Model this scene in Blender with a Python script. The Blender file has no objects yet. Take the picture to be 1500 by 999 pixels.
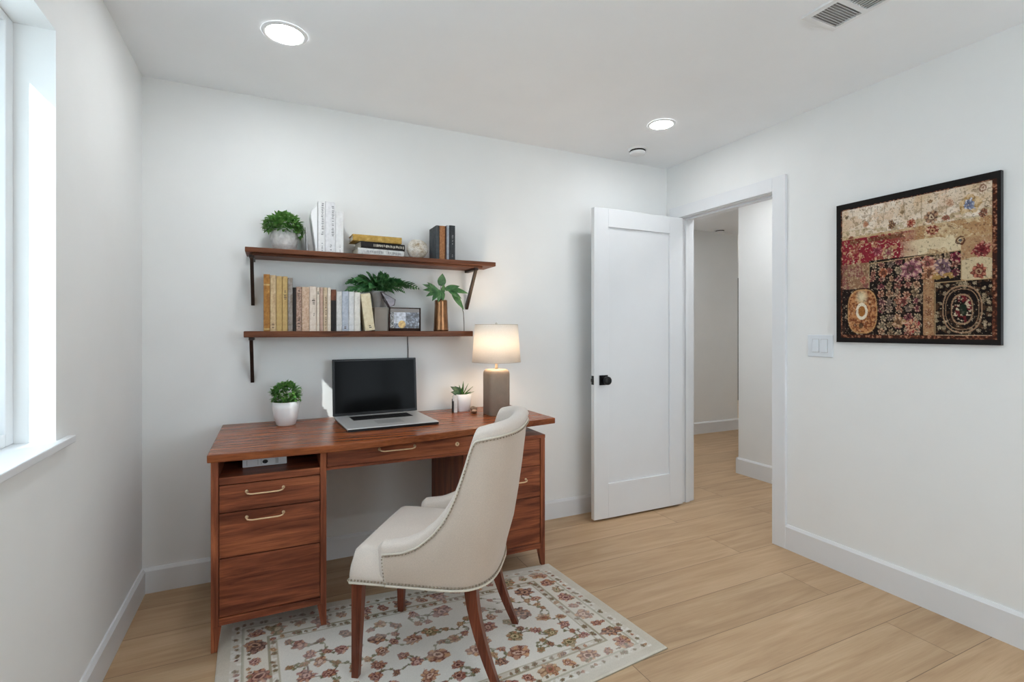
import bpy, bmesh, math, random
import numpy as np
from mathutils import Vector, Matrix, noise as mnoise
sc = bpy.context.scene
COL = sc.collection

# ------------------------------------------------------------------ camera
cam = bpy.data.cameras.new('camera')
cam.sensor_width = 36.0
cam.lens = 36.0 * 737.0 / 1500.0
cam.shift_y = -(499.5 - 484.0) / 1500.0
cam.clip_start = 0.02
camo = bpy.data.objects.new('camera', cam)
camo.location = (0, 0, 1.24)
camo.rotation_euler = (math.pi / 2, 0, -math.radians(25.3))
COL.objects.link(camo)
sc.camera = camo

# ------------------------------------------------------------------ light
SKY = 6.2
SUN = 5.0
CAN = 66.0
w = bpy.data.worlds.new('sky')
sc.world = w
w.use_nodes = True
w.node_tree.nodes['Background'].inputs[0].default_value = (0.79, 0.905, 1.0, 1)
w.node_tree.nodes['Background'].inputs[1].default_value = SKY
sun = bpy.data.lights.new('sun', 'SUN')
sun.energy = SUN
sun.angle = math.radians(0.3)
sun.color = (1.0, 0.97, 0.92)
suno = bpy.data.objects.new('sun', sun)
suno.rotation_euler = Vector((0.797, 1.036, -0.895)).to_track_quat('-Z', 'Y').to_euler()
suno.location = (-4, -4, 6)
COL.objects.link(suno)


def portal(name, loc, direction, sx, sy):
    l = bpy.data.lights.new(name, 'AREA')
    l.shape = 'RECTANGLE'
    l.size, l.size_y = sx, sy
    l.cycles.is_portal = True
    o = bpy.data.objects.new(name, l)
    o.location = loc
    o.rotation_euler = Vector(direction).to_track_quat('-Z', 'Z').to_euler()
    COL.objects.link(o)


WY0, WY1, WZ0, WZ1 = 0.25, 1.854, 0.925, 2.095       # side window opening
RX0, RX1, RZ0, RZ1 = 1.15, 2.55, 0.80, 2.15          # added glazed opening behind the camera, for fill
portal('daylight_side', (-0.775, (WY0 + WY1) / 2, (WZ0 + WZ1) / 2), (1, 0, 0), WY1 - WY0, WZ1 - WZ0)
portal('daylight_fill_rear', ((RX0 + RX1) / 2, -1.42, (RZ0 + RZ1) / 2), (0, 1, 0), RX1 - RX0, RZ1 - RZ0)

vs = sc.view_settings
vs.view_transform = 'Standard'
vs.look = 'None'
vs.exposure = 0.50
vs.gamma = 1.0
vs.use_curve_mapping = False
try:
    sc.cycles.use_denoising = True
    sc.cycles.max_bounces = 10
    sc.cycles.diffuse_bounces = 6
    sc.cycles.transparent_max_bounces = 12
    sc.cycles.sample_clamp_indirect = 8.0
    sc.cycles.caustics_reflective = False
    sc.cycles.caustics_refractive = False
except Exception:
    pass


# ------------------------------------------------------------------ materials
def lin(h):
    h = h.lstrip('#')
    v = [int(h[i:i + 2], 16) / 255 for i in (0, 2, 4)]
    return tuple(x / 12.92 if x <= 0.04045 else ((x + 0.055) / 1.055) ** 2.4 for x in v)


def L4(c):
    if isinstance(c, str):
        c = lin(c)
    return (c[0], c[1], c[2], 1)


class N:
    """small node-tree helper"""
    def __init__(s, name):
        s.m = bpy.data.materials.new(name)
        s.m.use_nodes = True
        s.t = s.m.node_tree
        s.b = s.t.nodes['Principled BSDF']
        s.out = s.t.nodes['Material Output']

    def n(s, typ, **kw):
        nd = s.t.nodes.new(typ)
        for k, v in kw.items():
            if k.startswith('i_'):
                key = k[2:].replace('_', ' ')
                nd.inputs[key].default_value = v
            else:
                setattr(nd, k, v)
        return nd

    def l(s, a, b):
        s.t.links.new(a, b)

    def coord(s, scale=(1, 1, 1), which='Object', rot=(0, 0, 0)):
        tc = s.n('ShaderNodeTexCoord')
        mp = s.n('ShaderNodeMapping')
        mp.inputs['Scale'].default_value = scale
        mp.inputs['Rotation'].default_value = rot
        s.l(tc.outputs[which], mp.inputs['Vector'])
        return mp.outputs['Vector']

    def noise(s, vec, scale, detail=4, rough=0.55, dist=0.0):
        nd = s.n('ShaderNodeTexNoise')
        nd.inputs['Scale'].default_value = scale
        nd.inputs['Detail'].default_value = detail
        nd.inputs['Roughness'].default_value = rough
        nd.inputs['Distortion'].default_value = dist
        if vec is not None:
            s.l(vec, nd.inputs['Vector'])
        return nd

    def ramp(s, fac, stops):
        r = s.n('ShaderNodeValToRGB')
        el = r.color_ramp.elements
        while len(el) < len(stops):
            el.new(0.5)
        for e, (p, c) in zip(el, stops):
            e.position = p
            e.color = L4(c)
        s.l(fac, r.inputs['Fac'])
        return r.outputs['Color']

    def mix(s, fac, a, b, mode='MIX'):
        m = s.n('ShaderNodeMix', data_type='RGBA', blend_type=mode)
        for sock, v in ((m.inputs['Factor'], fac), (m.inputs['A'], a), (m.inputs['B'], b)):
            pass
        for idx, v in ((0, fac), (6, a), (7, b)):
            if hasattr(v, 'links'):
                s.l(v, m.inputs[idx])
            else:
                m.inputs[idx].default_value = v if idx == 0 else L4(v)
        return m.outputs[2]

    def bump(s, h, strength=0.2, dist=0.002):
        b = s.n('ShaderNodeBump')
        b.inputs['Strength'].default_value = strength
        b.inputs['Distance'].default_value = dist
        s.l(h, b.inputs['Height'])
        s.l(b.outputs['Normal'], s.b.inputs['Normal'])

    def set(s, **kw):
        for k, v in kw.items():
            k = k.replace('_', ' ')
            if hasattr(v, 'links'):
                s.l(v, s.b.inputs[k])
            else:
                s.b.inputs[k].default_value = L4(v) if k.endswith('Color') or k.endswith('Tint') else v
        return s


def mat_plain(name, color, rough=0.5, var=0.06, scale=30, metal=0.0, bump=0.0, coat=0.0, bscale=None, spec=0.3):
    k = N(name)
    v = k.coord()
    nz = k.noise(v, scale)
    c = lin(color) if isinstance(color, str) else color
    d = tuple(x * (1 - var) for x in c)
    u = tuple(min(1, x * (1 + var)) for x in c)
    k.set(Base_Color=k.ramp(nz.outputs['Fac'], [(0.3, d), (0.7, u)]), Roughness=rough, Metallic=metal, Specular_IOR_Level=spec)
    if coat:
        k.set(Coat_Weight=coat, Coat_Roughness=0.12)
    if bump:
        n2 = k.noise(v, bscale or scale * 6)
        k.bump(n2.outputs['Fac'], bump, 0.002)
    return k.m


def mat_wood(name, axis, dark, mid, light, rough=0.32, coat=0.4, scale=1.0):
    """stripy wood, grain along the given axis"""
    k = N(name)
    sc3 = {'x': (0.9, 11, 11), 'y': (11, 0.9, 11), 'z': (11, 11, 0.9)}[axis]
    v = k.coord(tuple(a * scale for a in sc3))
    n1 = k.noise(v, 2.6, 6, 0.62, 0.7)
    sc4 = {'x': (3, 90, 90), 'y': (90, 3, 90), 'z': (90, 90, 3)}[axis]
    v2 = k.coord(tuple(a * scale for a in sc4))
    n2 = k.noise(v2, 2.2, 3, 0.6)
    base = k.ramp(n1.outputs['Fac'], [(0.30, dark), (0.48, mid), (0.72, light)])
    fine = k.ramp(n2.outputs['Fac'], [(0.35, (0.62, 0.6, 0.58)), (0.62, (1, 1, 1))])
    k.set(Base_Color=k.mix(0.75, base, fine, 'MULTIPLY'), Roughness=rough, Coat_Weight=coat, Coat_Roughness=0.14, Specular_IOR_Level=0.18)
    k.bump(n2.outputs['Fac'], 0.08, 0.001)
    return k.m


def mat_floor():
    k = N('oak_planks')
    tc = k.n('ShaderNodeTexCoord')
    mp = k.n('ShaderNodeMapping')
    mp.inputs['Location'].default_value = (0.63, -1.01 + 0.245 * 8, 0)
    k.l(tc.outputs['Object'], mp.inputs['Vector'])
    br = k.n('ShaderNodeTexBrick')
    br.offset = 0.37
    br.offset_frequency = 2
    br.inputs['Color1'].default_value = (0, 0, 0, 1)
    br.inputs['Color2'].default_value = (1, 1, 1, 1)
    br.inputs['Mortar'].default_value = (0.5, 0.5, 0.5, 1)
    br.inputs['Scale'].default_value = 1.0
    br.inputs['Mortar Size'].default_value = 0.0016
    br.inputs['Mortar Smooth'].default_value = 0.3
    br.inputs['Bias'].default_value = 0.0
    br.inputs['Brick Width'].default_value = 1.83
    br.inputs['Row Height'].default_value = 0.245
    k.l(mp.outputs['Vector'], br.inputs['Vector'])
    # shift the grain per plank
    sh = k.n('ShaderNodeVectorMath', operation='MULTIPLY_ADD')
    k.l(br.outputs['Color'], sh.inputs[0])
    sh.inputs[1].default_value = (7.3, 3.1, 5.0)
    k.l(tc.outputs['Object'], sh.inputs[2])
    m2 = k.n('ShaderNodeMapping')
    m2.inputs['Scale'].default_value = (0.9, 9.0, 1)
    k.l(sh.outputs[0], m2.inputs['Vector'])
    g = k.noise(m2.outputs['Vector'], 1.9, 5, 0.55, 0.9)
    m3 = k.n('ShaderNodeMapping')
    m3.inputs['Scale'].default_value = (3.5, 110, 1)
    k.l(sh.outputs[0], m3.inputs['Vector'])
    f = k.noise(m3.outputs['Vector'], 1.6, 3, 0.6)
    base = k.ramp(g.outputs['Fac'], [(0.28, FLOOR_D), (0.5, FLOOR_M), (0.72, FLOOR_L)])
    fine = k.ramp(f.outputs['Fac'], [(0.3, (0.86, 0.84, 0.82)), (0.6, (1, 1, 1))])
    c = k.mix(0.6, base, fine, 'MULTIPLY')
    tone = k.ramp(br.outputs['Color'], [(0.0, (0.90, 0.89, 0.87)), (1.0, (1.04, 1.03, 1.02))])
    c = k.mix(1.0, c, tone, 'MULTIPLY')
    c = k.mix(br.outputs['Fac'], c, (0.20, 0.125, 0.07))
    k.set(Base_Color=c, Roughness=0.42, Specular_IOR_Level=0.35)
    k.bump(f.outputs['Fac'], 0.05, 0.001)
    return k.m


FLOOR_D, FLOOR_M, FLOOR_L = (0.43, 0.280, 0.160), (0.52, 0.354, 0.210), (0.595, 0.42, 0.262)
M = {}
M['wall'] = mat_plain('wall_paint', (0.83, 0.838, 0.832), 0.85, 0.012, 4, bump=0.03, bscale=180)
M['ceiling'] = mat_plain('ceiling_paint', (0.865, 0.885, 0.905), 0.9, 0.012, 4, bump=0.03, bscale=150)
M['trim'] = mat_plain('white_trim_paint', (0.765, 0.78, 0.80), 0.38, 0.01, 6)
M['floor'] = mat_floor()
M['vinyl'] = mat_plain('white_window_frame', (0.82, 0.83, 0.84), 0.35, 0.01, 8)
M['blocker_stucco'] = mat_plain('sun_blocker_stucco', (0.78, 0.77, 0.74), 0.9, 0.05, 20, bump=0.2)  # only on the added sun blockers outside
M['grass'] = mat_plain('outside_paving', (0.76, 0.76, 0.75), 0.9, 0.15, 3)
RD, RM, RL = (0.098, 0.027, 0.014), (0.245, 0.071, 0.035), (0.46, 0.150, 0.064)
M['desk_x'] = mat_wood('walnut_front', 'x', RD, RM, RL, 0.38, 0.08)
M['desk_top'] = mat_wood('polished_walnut_top', 'x', (0.165, 0.045, 0.016), (0.27, 0.077, 0.027), (0.39, 0.124, 0.043), 0.27, 0.05)
M['desk_z'] = mat_wood('walnut_post', 'z', RD, RM, RL, 0.38, 0.08)
M['shelf'] = mat_wood('walnut_shelf', 'x', (0.06, 0.02, 0.009), (0.15, 0.052, 0.024), (0.24, 0.095, 0.048), 0.45, 0.0)
M['bracket'] = mat_plain('dark_bracket', (0.035, 0.02, 0.015), 0.42, 0.3, 20)
M['leg'] = mat_wood('mahogany_leg', 'z', (0.075, 0.019, 0.009), (0.15, 0.038, 0.019), (0.22, 0.062, 0.03), 0.34, 0.35)
M['brass'] = mat_plain('satin_brass', (0.86, 0.64, 0.40), 0.33, 0.05, 60, metal=0.6)
M['chrome'] = mat_plain('brushed_nickel', (0.62, 0.60, 0.56), 0.3, 0.05, 60, metal=1.0)
M['black'] = mat_plain('matte_black', (0.008, 0.008, 0.009), 0.35, 0.1, 40)
M['void_shade'] = mat_plain('shade_inside', (0.02, 0.018, 0.017), 0.8, 0.1, 10)  # near-black colour for the shade inside gaps, slots and openings
M['plastic'] = mat_plain('white_plastic', (0.80, 0.81, 0.82), 0.35, 0.01, 20)
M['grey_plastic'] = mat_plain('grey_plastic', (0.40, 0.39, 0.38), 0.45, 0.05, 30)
M['switch'] = mat_plain('cool_white_switch', (0.73, 0.77, 0.81), 0.35, 0.01, 20)
M['ceramic'] = mat_plain('white_ceramic', (0.86, 0.86, 0.87), 0.28, 0.02, 20, coat=0.2)
M['alu'] = mat_plain('silver_aluminium', (0.60, 0.605, 0.61), 0.38, 0.03, 120, metal=0.4)
M['screen'] = mat_plain('black_glass_screen', (0.006, 0.0065, 0.007), 0.12, 0.1, 3, spec=0.03)
M['keys'] = mat_plain('black_keys', (0.012, 0.012, 0.013), 0.55, 0.1, 40)
M['stone_base'] = mat_plain('taupe_stoneware', (0.285, 0.222, 0.172), 0.55, 0.06, 40, bump=0.08)
M['pages'] = mat_plain('book_pages', (0.72, 0.66, 0.55), 0.9, 0.12, 160)
M['taupe_box'] = mat_plain('taupe_card', (0.30, 0.265, 0.235), 0.75, 0.05, 14)
M['grey_pot'] = mat_plain('grey_glazed_pot', (0.38, 0.38, 0.385), 0.4, 0.1, 25)
M['soil'] = mat_plain('potting_soil', (0.03, 0.02, 0.014), 0.95, 0.4, 90, bump=0.5)
M['stem'] = mat_plain('plant_stem', (0.05, 0.035, 0.02), 0.7, 0.2, 40)
M['cable'] = mat_plain('black_cable', (0.02, 0.015, 0.013), 0.5, 0.1, 40)


def mat_leaf(name, a, b, c, rough=0.42, scale=22):
    k = N(name)
    v = k.coord()
    n1 = k.noise(v, scale, 3)
    k.set(Base_Color=k.ramp(n1.outputs['Fac'], [(0.3, a), (0.5, b), (0.72, c)]), Roughness=rough)
    tr = k.n('ShaderNodeBsdfTranslucent')
    tr.inputs['Color'].default_value = L4(tuple(min(1, x * 1.3) for x in c))
    mx = k.n('ShaderNodeMixShader')
    mx.inputs[0].default_value = 0.18
    k.l(k.b.outputs[0], mx.inputs[1])
    k.l(tr.outputs[0], mx.inputs[2])
    k.l(mx.outputs[0], k.out.inputs['Surface'])
    return k.m


M['leaf_bush'] = mat_leaf('bush_leaves', (0.022, 0.10, 0.022), (0.085, 0.25, 0.05), (0.26, 0.48, 0.13), scale=60)
M['leaf_fern'] = mat_leaf('fern_leaves', (0.016, 0.075, 0.026), (0.045, 0.16, 0.05), (0.12, 0.28, 0.09), scale=40)
M['leaf_vase'] = mat_leaf('glossy_leaves', (0.02, 0.075, 0.03), (0.05, 0.16, 0.05), (0.15, 0.28, 0.10), scale=50)
M['leaf_succ'] = mat_leaf('succulent_leaves', (0.01, 0.04, 0.02), (0.04, 0.15, 0.03), (0.16, 0.32, 0.08), scale=50)


def mat_fabric(name, col, scale=420):
    k = N(name)
    v = k.coord()
    n1 = k.noise(v, scale, 2, 0.6)
    n2 = k.noise(v, 9, 3)
    base = k.ramp(n1.outputs['Fac'], [(0.3, tuple(x * 0.88 for x in col)), (0.7, tuple(min(1, x * 1.06) for x in col))])
    c2 = k.ramp(n2.outputs['Fac'], [(0.3, (0.95, 0.945, 0.94)), (0.7, (1, 1, 1))])
    k.set(Base_Color=k.mix(1.0, base, c2, 'MULTIPLY'), Roughness=0.95, Sheen_Weight=0.25, Sheen_Roughness=0.5, Specular_IOR_Level=0.15)
    k.bump(n1.outputs['Fac'], 0.25, 0.001)
    return k.m


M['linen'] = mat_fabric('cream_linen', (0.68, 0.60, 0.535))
M['linen_shaded'] = mat_fabric('linen_outer_shaded', (0.56, 0.468, 0.39))  # darker copy of the cream linen; puts the outer back's shade into colour
M['piping'] = mat_fabric('linen_piping', (0.66, 0.60, 0.51))
M['nail'] = mat_plain('antique_nails', (0.36, 0.30, 0.23), 0.35, 0.2, 80, metal=0.9)


def mat_shade():
    k = N('linen_lampshade')
    v = k.coord((1, 1, 1))
    n1 = k.noise(v, 260, 2)
    col = k.ramp(n1.outputs['Fac'], [(0.3, (0.84, 0.80, 0.74)), (0.7, (0.90, 0.87, 0.82))])
    d = k.n('ShaderNodeBsdfDiffuse')
    t = k.n('ShaderNodeBsdfTranslucent')
    k.l(col, d.inputs[0])
    k.l(col, t.inputs[0])
    mx = k.n('ShaderNodeMixShader')
    mx.inputs[0].default_value = 0.30
    k.l(d.outputs[0], mx.inputs[1])
    k.l(t.outputs[0], mx.inputs[2])
    k.l(mx.outputs[0], k.out.inputs['Surface'])
    return k.m


M['shade'] = mat_shade()


def mat_glass_pane(name='window_glass', tint=(0.70, 0.73, 0.74, 1)):
    k = N(name)
    tr = k.n('ShaderNodeBsdfTransparent')
    tr.inputs['Color'].default_value = tint
    gl = k.n('ShaderNodeBsdfGlossy')
    gl.inputs['Roughness'].default_value = 0.02
    mx = k.n('ShaderNodeMixShader')
    mx.inputs[0].default_value = 0.06
    k.l(tr.outputs[0], mx.inputs[1])
    k.l(gl.outputs[0], mx.inputs[2])
    k.l(mx.outputs[0], k.out.inputs['Surface'])
    return k.m


M['glass'] = mat_glass_pane()
M['glass_clear'] = mat_glass_pane('clear_glass', (1, 1, 1, 1))


def mat_emit(name, col, s):
    k = N(name)
    k.set(Base_Color=(0.9, 0.9, 0.9), Emission_Color=col, Emission_Strength=s)
    return k.m


M['led_hall_fill'] = mat_emit('led_hall_fill_diffuser', (0.97, 0.985, 1.0), CAN * 1.4)  # stronger emission for the added hall lights
M['led'] = mat_emit('led_diffuser', (0.965, 0.985, 1.0), CAN)


def mat_attr(name, bump_s=0.15, nscale=260, rough=0.95, var=0.18, sheen=0.0):
    """colours woven into the cloth, stored per vertex as the pattern of the thing itself"""
    k = N(name)
    at = k.n('ShaderNodeVertexColor')
    at.layer_name = 'pattern'
    v = k.coord()
    n1 = k.noise(v, nscale, 2, 0.6)
    c = k.ramp(n1.outputs['Fac'], [(0.3, (1 - var, 1 - var, 1 - var)), (0.7, (1, 1, 1))])
    k.set(Base_Color=k.mix(1.0, at.outputs['Color'], c, 'MULTIPLY'), Roughness=rough, Specular_IOR_Level=0.15, Sheen_Weight=sheen)
    k.bump(n1.outputs['Fac'], bump_s, 0.002)
    return k.m


M['rug'] = mat_attr('woven_rug', 0.35, 300, 0.97, 0.14, 0.15)
M['tapestry'] = mat_attr('patchwork_tapestry', 0.2, 420, 0.85, 0.22)


def mat_mottle(name, a, b, scale=60, rough=0.6, c=None):
    k = N(name)
    v = k.coord()
    n1 = k.noise(v, scale, 5, 0.65)
    st = [(0.38, a), (0.6, b)]
    if c:
        st.append((0.72, c))
    k.set(Base_Color=k.ramp(n1.outputs['Fac'], st), Roughness=rough)
    return k.m


# ------------------------------------------------------------------ mesh helpers
def BM():
    return bmesh.new()


def add_box(bm, x0, x1, y0, y1, z0, z1, mi=0):
    vs_ = [bm.verts.new(p) for p in ((x0, y0, z0), (x1, y0, z0), (x1, y1, z0), (x0, y1, z0),
                                     (x0, y0, z1), (x1, y0, z1), (x1, y1, z1), (x0, y1, z1))]
    for f in ((0, 3, 2, 1), (4, 5, 6, 7), (0, 1, 5, 4), (1, 2, 6, 5), (2, 3, 7, 6), (3, 0, 4, 7)):
        fc = bm.faces.new([vs_[i] for i in f])
        fc.material_index = mi
    return vs_


def add_prism(bm, poly, lo, hi, axis='z'):
    """extrude a polygon along an axis; poly gives the other two coordinates in order"""
    def P(a, b, h):
        return {'z': (a, b, h), 'y': (a, h, b), 'x': (h, a, b)}[axis]
    A = [bm.verts.new(P(a, b, lo)) for a, b in poly]
    B = [bm.verts.new(P(a, b, hi)) for a, b in poly]
    n = len(poly)
    bm.faces.new(A[::-1])
    bm.faces.new(B)
    for i in range(n):
        bm.faces.new((A[i], A[(i + 1) % n], B[(i + 1) % n], B[i]))


def add_lathe(bm, prof, cx=0, cy=0, seg=32, cap=True, squash=1.0, rot=0.0, power=2.0):
    rings = []
    for r, z in prof:
        ring = []
        for i in range(seg):
            a = 2 * math.pi * i / seg + rot
            ca, sa = math.cos(a), math.sin(a)
            if power != 2.0:
                k = (abs(ca) ** power + abs(sa) ** power) ** (-1 / power)
            else:
                k = 1
            ring.append(bm.verts.new((cx + r * k * ca, cy + r * k * sa * squash, z)))
        rings.append(ring)
    for a, b in zip(rings, rings[1:]):
        for i in range(seg):
            bm.faces.new((a[i], a[(i + 1) % seg], b[(i + 1) % seg], b[i]))
    if cap:
        bm.faces.new(rings[0][::-1])
        bm.faces.new(rings[-1])


def add_tube(bm, pts, r, seg=10, cap=True):
    pts = [Vector(p) for p in pts]
    rings = []
    up = None
    for i, p in enumerate(pts):
        t = (pts[min(i + 1, len(pts) - 1)] - pts[max(i - 1, 0)]).normalized()
        if up is None:
            up = Vector((0, 0, 1)) if abs(t.z) < 0.9 else Vector((1, 0, 0))
        s = t.cross(up).normalized()
        up = s.cross(t).normalized()
        rr = r[i] if isinstance(r, (list, tuple)) else r
        rings.append([bm.verts.new(p + rr * (math.cos(2 * math.pi * k / seg) * s + math.sin(2 * math.pi * k / seg) * up)) for k in range(seg)])
    for a, b in zip(rings, rings[1:]):
        for i in range(seg):
            bm.faces.new((a[i], a[(i + 1) % seg], b[(i + 1) % seg], b[i]))
    if cap:
        bm.faces.new(rings[0][::-1])
        bm.faces.new(rings[-1])


def add_frustum(bm, a, b):
    """tapered leg: a, b = (x0,x1,y0,y1,z)"""
    A = [bm.verts.new((x, y, a[4])) for x, y in ((a[0], a[2]), (a[1], a[2]), (a[1], a[3]), (a[0], a[3]))]
    B = [bm.verts.new((x, y, b[4])) for x, y in ((b[0], b[2]), (b[1], b[2]), (b[1], b[3]), (b[0], b[3]))]
    bm.faces.new(A[::-1])
    bm.faces.new(B)
    for i in range(4):
        bm.faces.new((A[i], A[(i + 1) % 4], B[(i + 1) % 4], B[i]))


def add_leaf(bm, base, d, length, width, up=(0, 0, 1), droop=0.2, fold=0.25, n=3):
    """a folded pointed leaf starting at base along d"""
    base = Vector(base)
    d = Vector(d).normalized()
    up = Vector(up)
    s = d.cross(up)
    if s.length < 1e-3:
        s = d.cross(Vector((1, 0, 0)))
    s.normalize()
    u = s.cross(d).normalized()
    mid, lf, rt = [], [], []
    for i in range(n + 1):
        t = i / n
        p = base + d * length * t - u * droop * length * t * t
        wd = width * 0.5 * max(0.0, math.sin(math.pi * (0.12 + 0.88 * t) ** 0.85))
        if i == n:
            wd = 0
        mid.append(bm.verts.new(p))
        if i < n:
            lf.append(bm.verts.new(p + s * wd + u * wd * fold))
            rt.append(bm.verts.new(p - s * wd + u * wd * fold))
    for i in range(n):
        if i < n - 1:
            bm.faces.new((mid[i], mid[i + 1], lf[i + 1], lf[i]))
            bm.faces.new((mid[i], rt[i], rt[i + 1], mid[i + 1]))
        else:
            bm.faces.new((mid[i], mid[i + 1], lf[i]))
            bm.faces.new((mid[i], rt[i], mid[i + 1]))


def link(name, bm, mat, parent=None, loc=None, smooth=False, bevel=0.0, seg=2, sub=0, local=False, solid=0.0, recalc=True):
    """one mesh object. World coordinates unless local=True; the origin goes to the parent's or to loc."""
    if recalc:
        bmesh.ops.recalc_face_normals(bm, faces=bm.faces)
    org = Vector(loc) if loc is not None else Vector((0, 0, 0))
    if parent is not None and not local:
        org = ORG[parent.name]
    if not local and org.length > 0:
        bmesh.ops.translate(bm, verts=bm.verts, vec=-org)
    me = bpy.data.meshes.new(name)
    bm.to_mesh(me)
    bm.free()
    if smooth:
        for p in me.polygons:
            p.use_smooth = True
    for m_ in (mat if isinstance(mat, (list, tuple)) else [mat]):
        me.materials.append(m_)
    o = bpy.data.objects.new(name, me)
    COL.objects.link(o)
    if parent is not None:
        o.parent = parent
        ORG[o.name] = org
    else:
        o.location = org
        ORG[o.name] = org
    if solid:
        md = o.modifiers.new('solid', 'SOLIDIFY')
        md.thickness = solid
        md.offset = 0
    if bevel:
        md = o.modifiers.new('bevel', 'BEVEL')
        md.width = bevel
        md.segments = seg
        md.limit_method = 'ANGLE'
        md.angle_limit = math.radians(40)
        md.harden_normals = False
    if sub:
        md = o.modifiers.new('sub', 'SUBSURF')
        md.levels = sub
        md.render_levels = sub
    return o


ORG = {}


def tag(o, label, cat, group=None):
    o['label'] = label
    o['category'] = cat
    if group:
        o['group'] = group
    return o


def thing(name, label, cat, loc=(0, 0, 0), rotz=0.0, group=None):
    o = bpy.data.objects.new(name, None)
    o.empty_display_size = 0.05
    o.location = loc
    o.rotation_euler = (0, 0, rotz)
    COL.objects.link(o)
    ORG[o.name] = Vector(loc)
    return tag(o, label, cat, group)


def struct(o):
    o['kind'] = 'structure'
    return o


def sroot(name, loc):
    o = bpy.data.objects.new(name, None)
    o.empty_display_size = 0.05
    o.location = loc
    COL.objects.link(o)
    ORG[o.name] = Vector(loc)
    return struct(o)


# ------------------------------------------------------------------ room shell
XL, XR, YB, YR, H = -0.563, 2.64, 2.89, -1.30, 2.44
WT = 0.115
b = BM(); add_box(b, -0.8, 9.2, -1.6, 7.2, -0.08, 0.0)
struct(link('floor', b, M['floor']))
b = BM(); add_box(b, -0.8, 9.2, -1.6, 7.2, H, H + 0.1)
struct(link('ceiling', b, M['ceiling']))
# left wall with the window opening
b = BM()
LW = XL - 0.20
add_box(b, LW, XL, YR - 0.15, WY0, 0, H)
add_box(b, LW, XL, WY1, YB, 0, H)
add_box(b, LW, XL, WY0, WY1, 0, WZ0 - 0.022)
add_box(b, LW, XL, WY0, WY1, WZ1, H)
struct(link('wall_left', b, M['wall']))
b = BM(); add_box(b, LW, XR + WT, YB, YB + 0.12, 0, H)
struct(link('wall_back', b, M['wall']))
# right wall with the doorway
DY0, DY1, DZ = 2.007, 2.752, 2.045
b = BM()
add_box(b, XR, XR + WT, YR - 0.15, DY0 - 0.02, 0, H)
add_box(b, XR, XR + WT, DY1 + 0.02, YB, 0, H)
add_box(b, XR, XR + WT, DY0 - 0.02, DY1 + 0.02, DZ + 0.02, H)
struct(link('wall_right', b, M['wall']))
b = BM()
add_box(b, LW, RX0, YR - 0.12, YR, 0, H)
add_box(b, RX1, XR + WT, YR - 0.12, YR, 0, H)
add_box(b, RX0, RX1, YR - 0.12, YR, 0, RZ0)
add_box(b, RX0, RX1, YR - 0.12, YR, RZ1, H)
struct(link('wall_rear', b, M['wall']))
# hall beyond the doorway
b = BM(); add_box(b, 3.65, 3.78, -1.4, 3.114, 0, H)
struct(link('wall_hall_near', b, M['wall']))
b = BM(); add_box(b, XR + WT, 5.262, 4.50, 4.62, 0, H)
struct(link('wall_hall_end', b, M['wall']))
b = BM(); add_box(b, 4.6, 9.0, 6.4, 6.5, 0, H)
struct(link('wall_hall_far', b, M['wall']))
b = BM(); add_box(b, 8.9, 9.0, 2.9, 6.4, 0, H)
struct(link('wall_hall_right', b, M['wall']))
b = BM(); add_box(b, XR + WT, 3.65, -1.40, -1.30, 0, H)
struct(link('wall_hall_rear', b, M['wall']))
b = BM(); add_box(b, XR, XR + WT, YB + 0.12, 4.5, 0, H)
struct(link('wall_hall_left', b, M['wall']))
b = BM(); add_box(b, 3.78, 8.9, 2.99, 3.114, 0, H)
struct(link('wall_hall_front', b, M['wall']))


def baseboard(name, p, q, nrm, h=0.132, t=0.015):
    """board from p to q (xy), standing out along nrm, with a chamfered top"""
    b = BM()
    prof = [(0, 0), (t, 0), (t, h - 0.014), (t * 0.45, h), (0, h)]
    A = [b.verts.new((p[0] + nrm[0] * o, p[1] + nrm[1] * o, z)) for o, z in prof]
    B = [b.verts.new((q[0] + nrm[0] * o, q[1] + nrm[1] * o, z)) for o, z in prof]
    n = len(prof)
    b.faces.new(A); b.faces.new(B[::-1])
    for i in range(n):
        b.faces.new((A[i], B[i], B[(i + 1) % n], A[(i + 1) % n]))
    return struct(link(name, b, M['trim']))


baseboard('baseboard_back', (XL, YB), (XR, YB), (0, -1), 0.118)
baseboard('baseboard_left', (XL, YR), (XL, YB - 0.015), (1, 0), 0.118)
baseboard('baseboard_right', (XR, YR), (XR, 1.92), (-1, 0), 0.138)
baseboard('baseboard_corner', (XR, 2.85), (XR, YB - 0.015), (-1, 0), 0.118)
baseboard('baseboard_hall_near', (3.65, -1.3), (3.65, 3.114), (-1, 0), 0.138)
baseboard('baseboard_hall_return', (3.635, 3.114), (5.0, 3.114), (0, 1), 0.138)
baseboard('baseboard_hall_end', (XR + WT, 4.5), (5.262, 4.5), (0, -1), 0.138)
baseboard('baseboard_hall_side', (5.262, 4.485), (5.262, 4.62), (1, 0), 0.138)
baseboard('baseboard_hall_far', (4.7, 6.4), (8.9, 6.4), (0, -1), 0.138)

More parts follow.
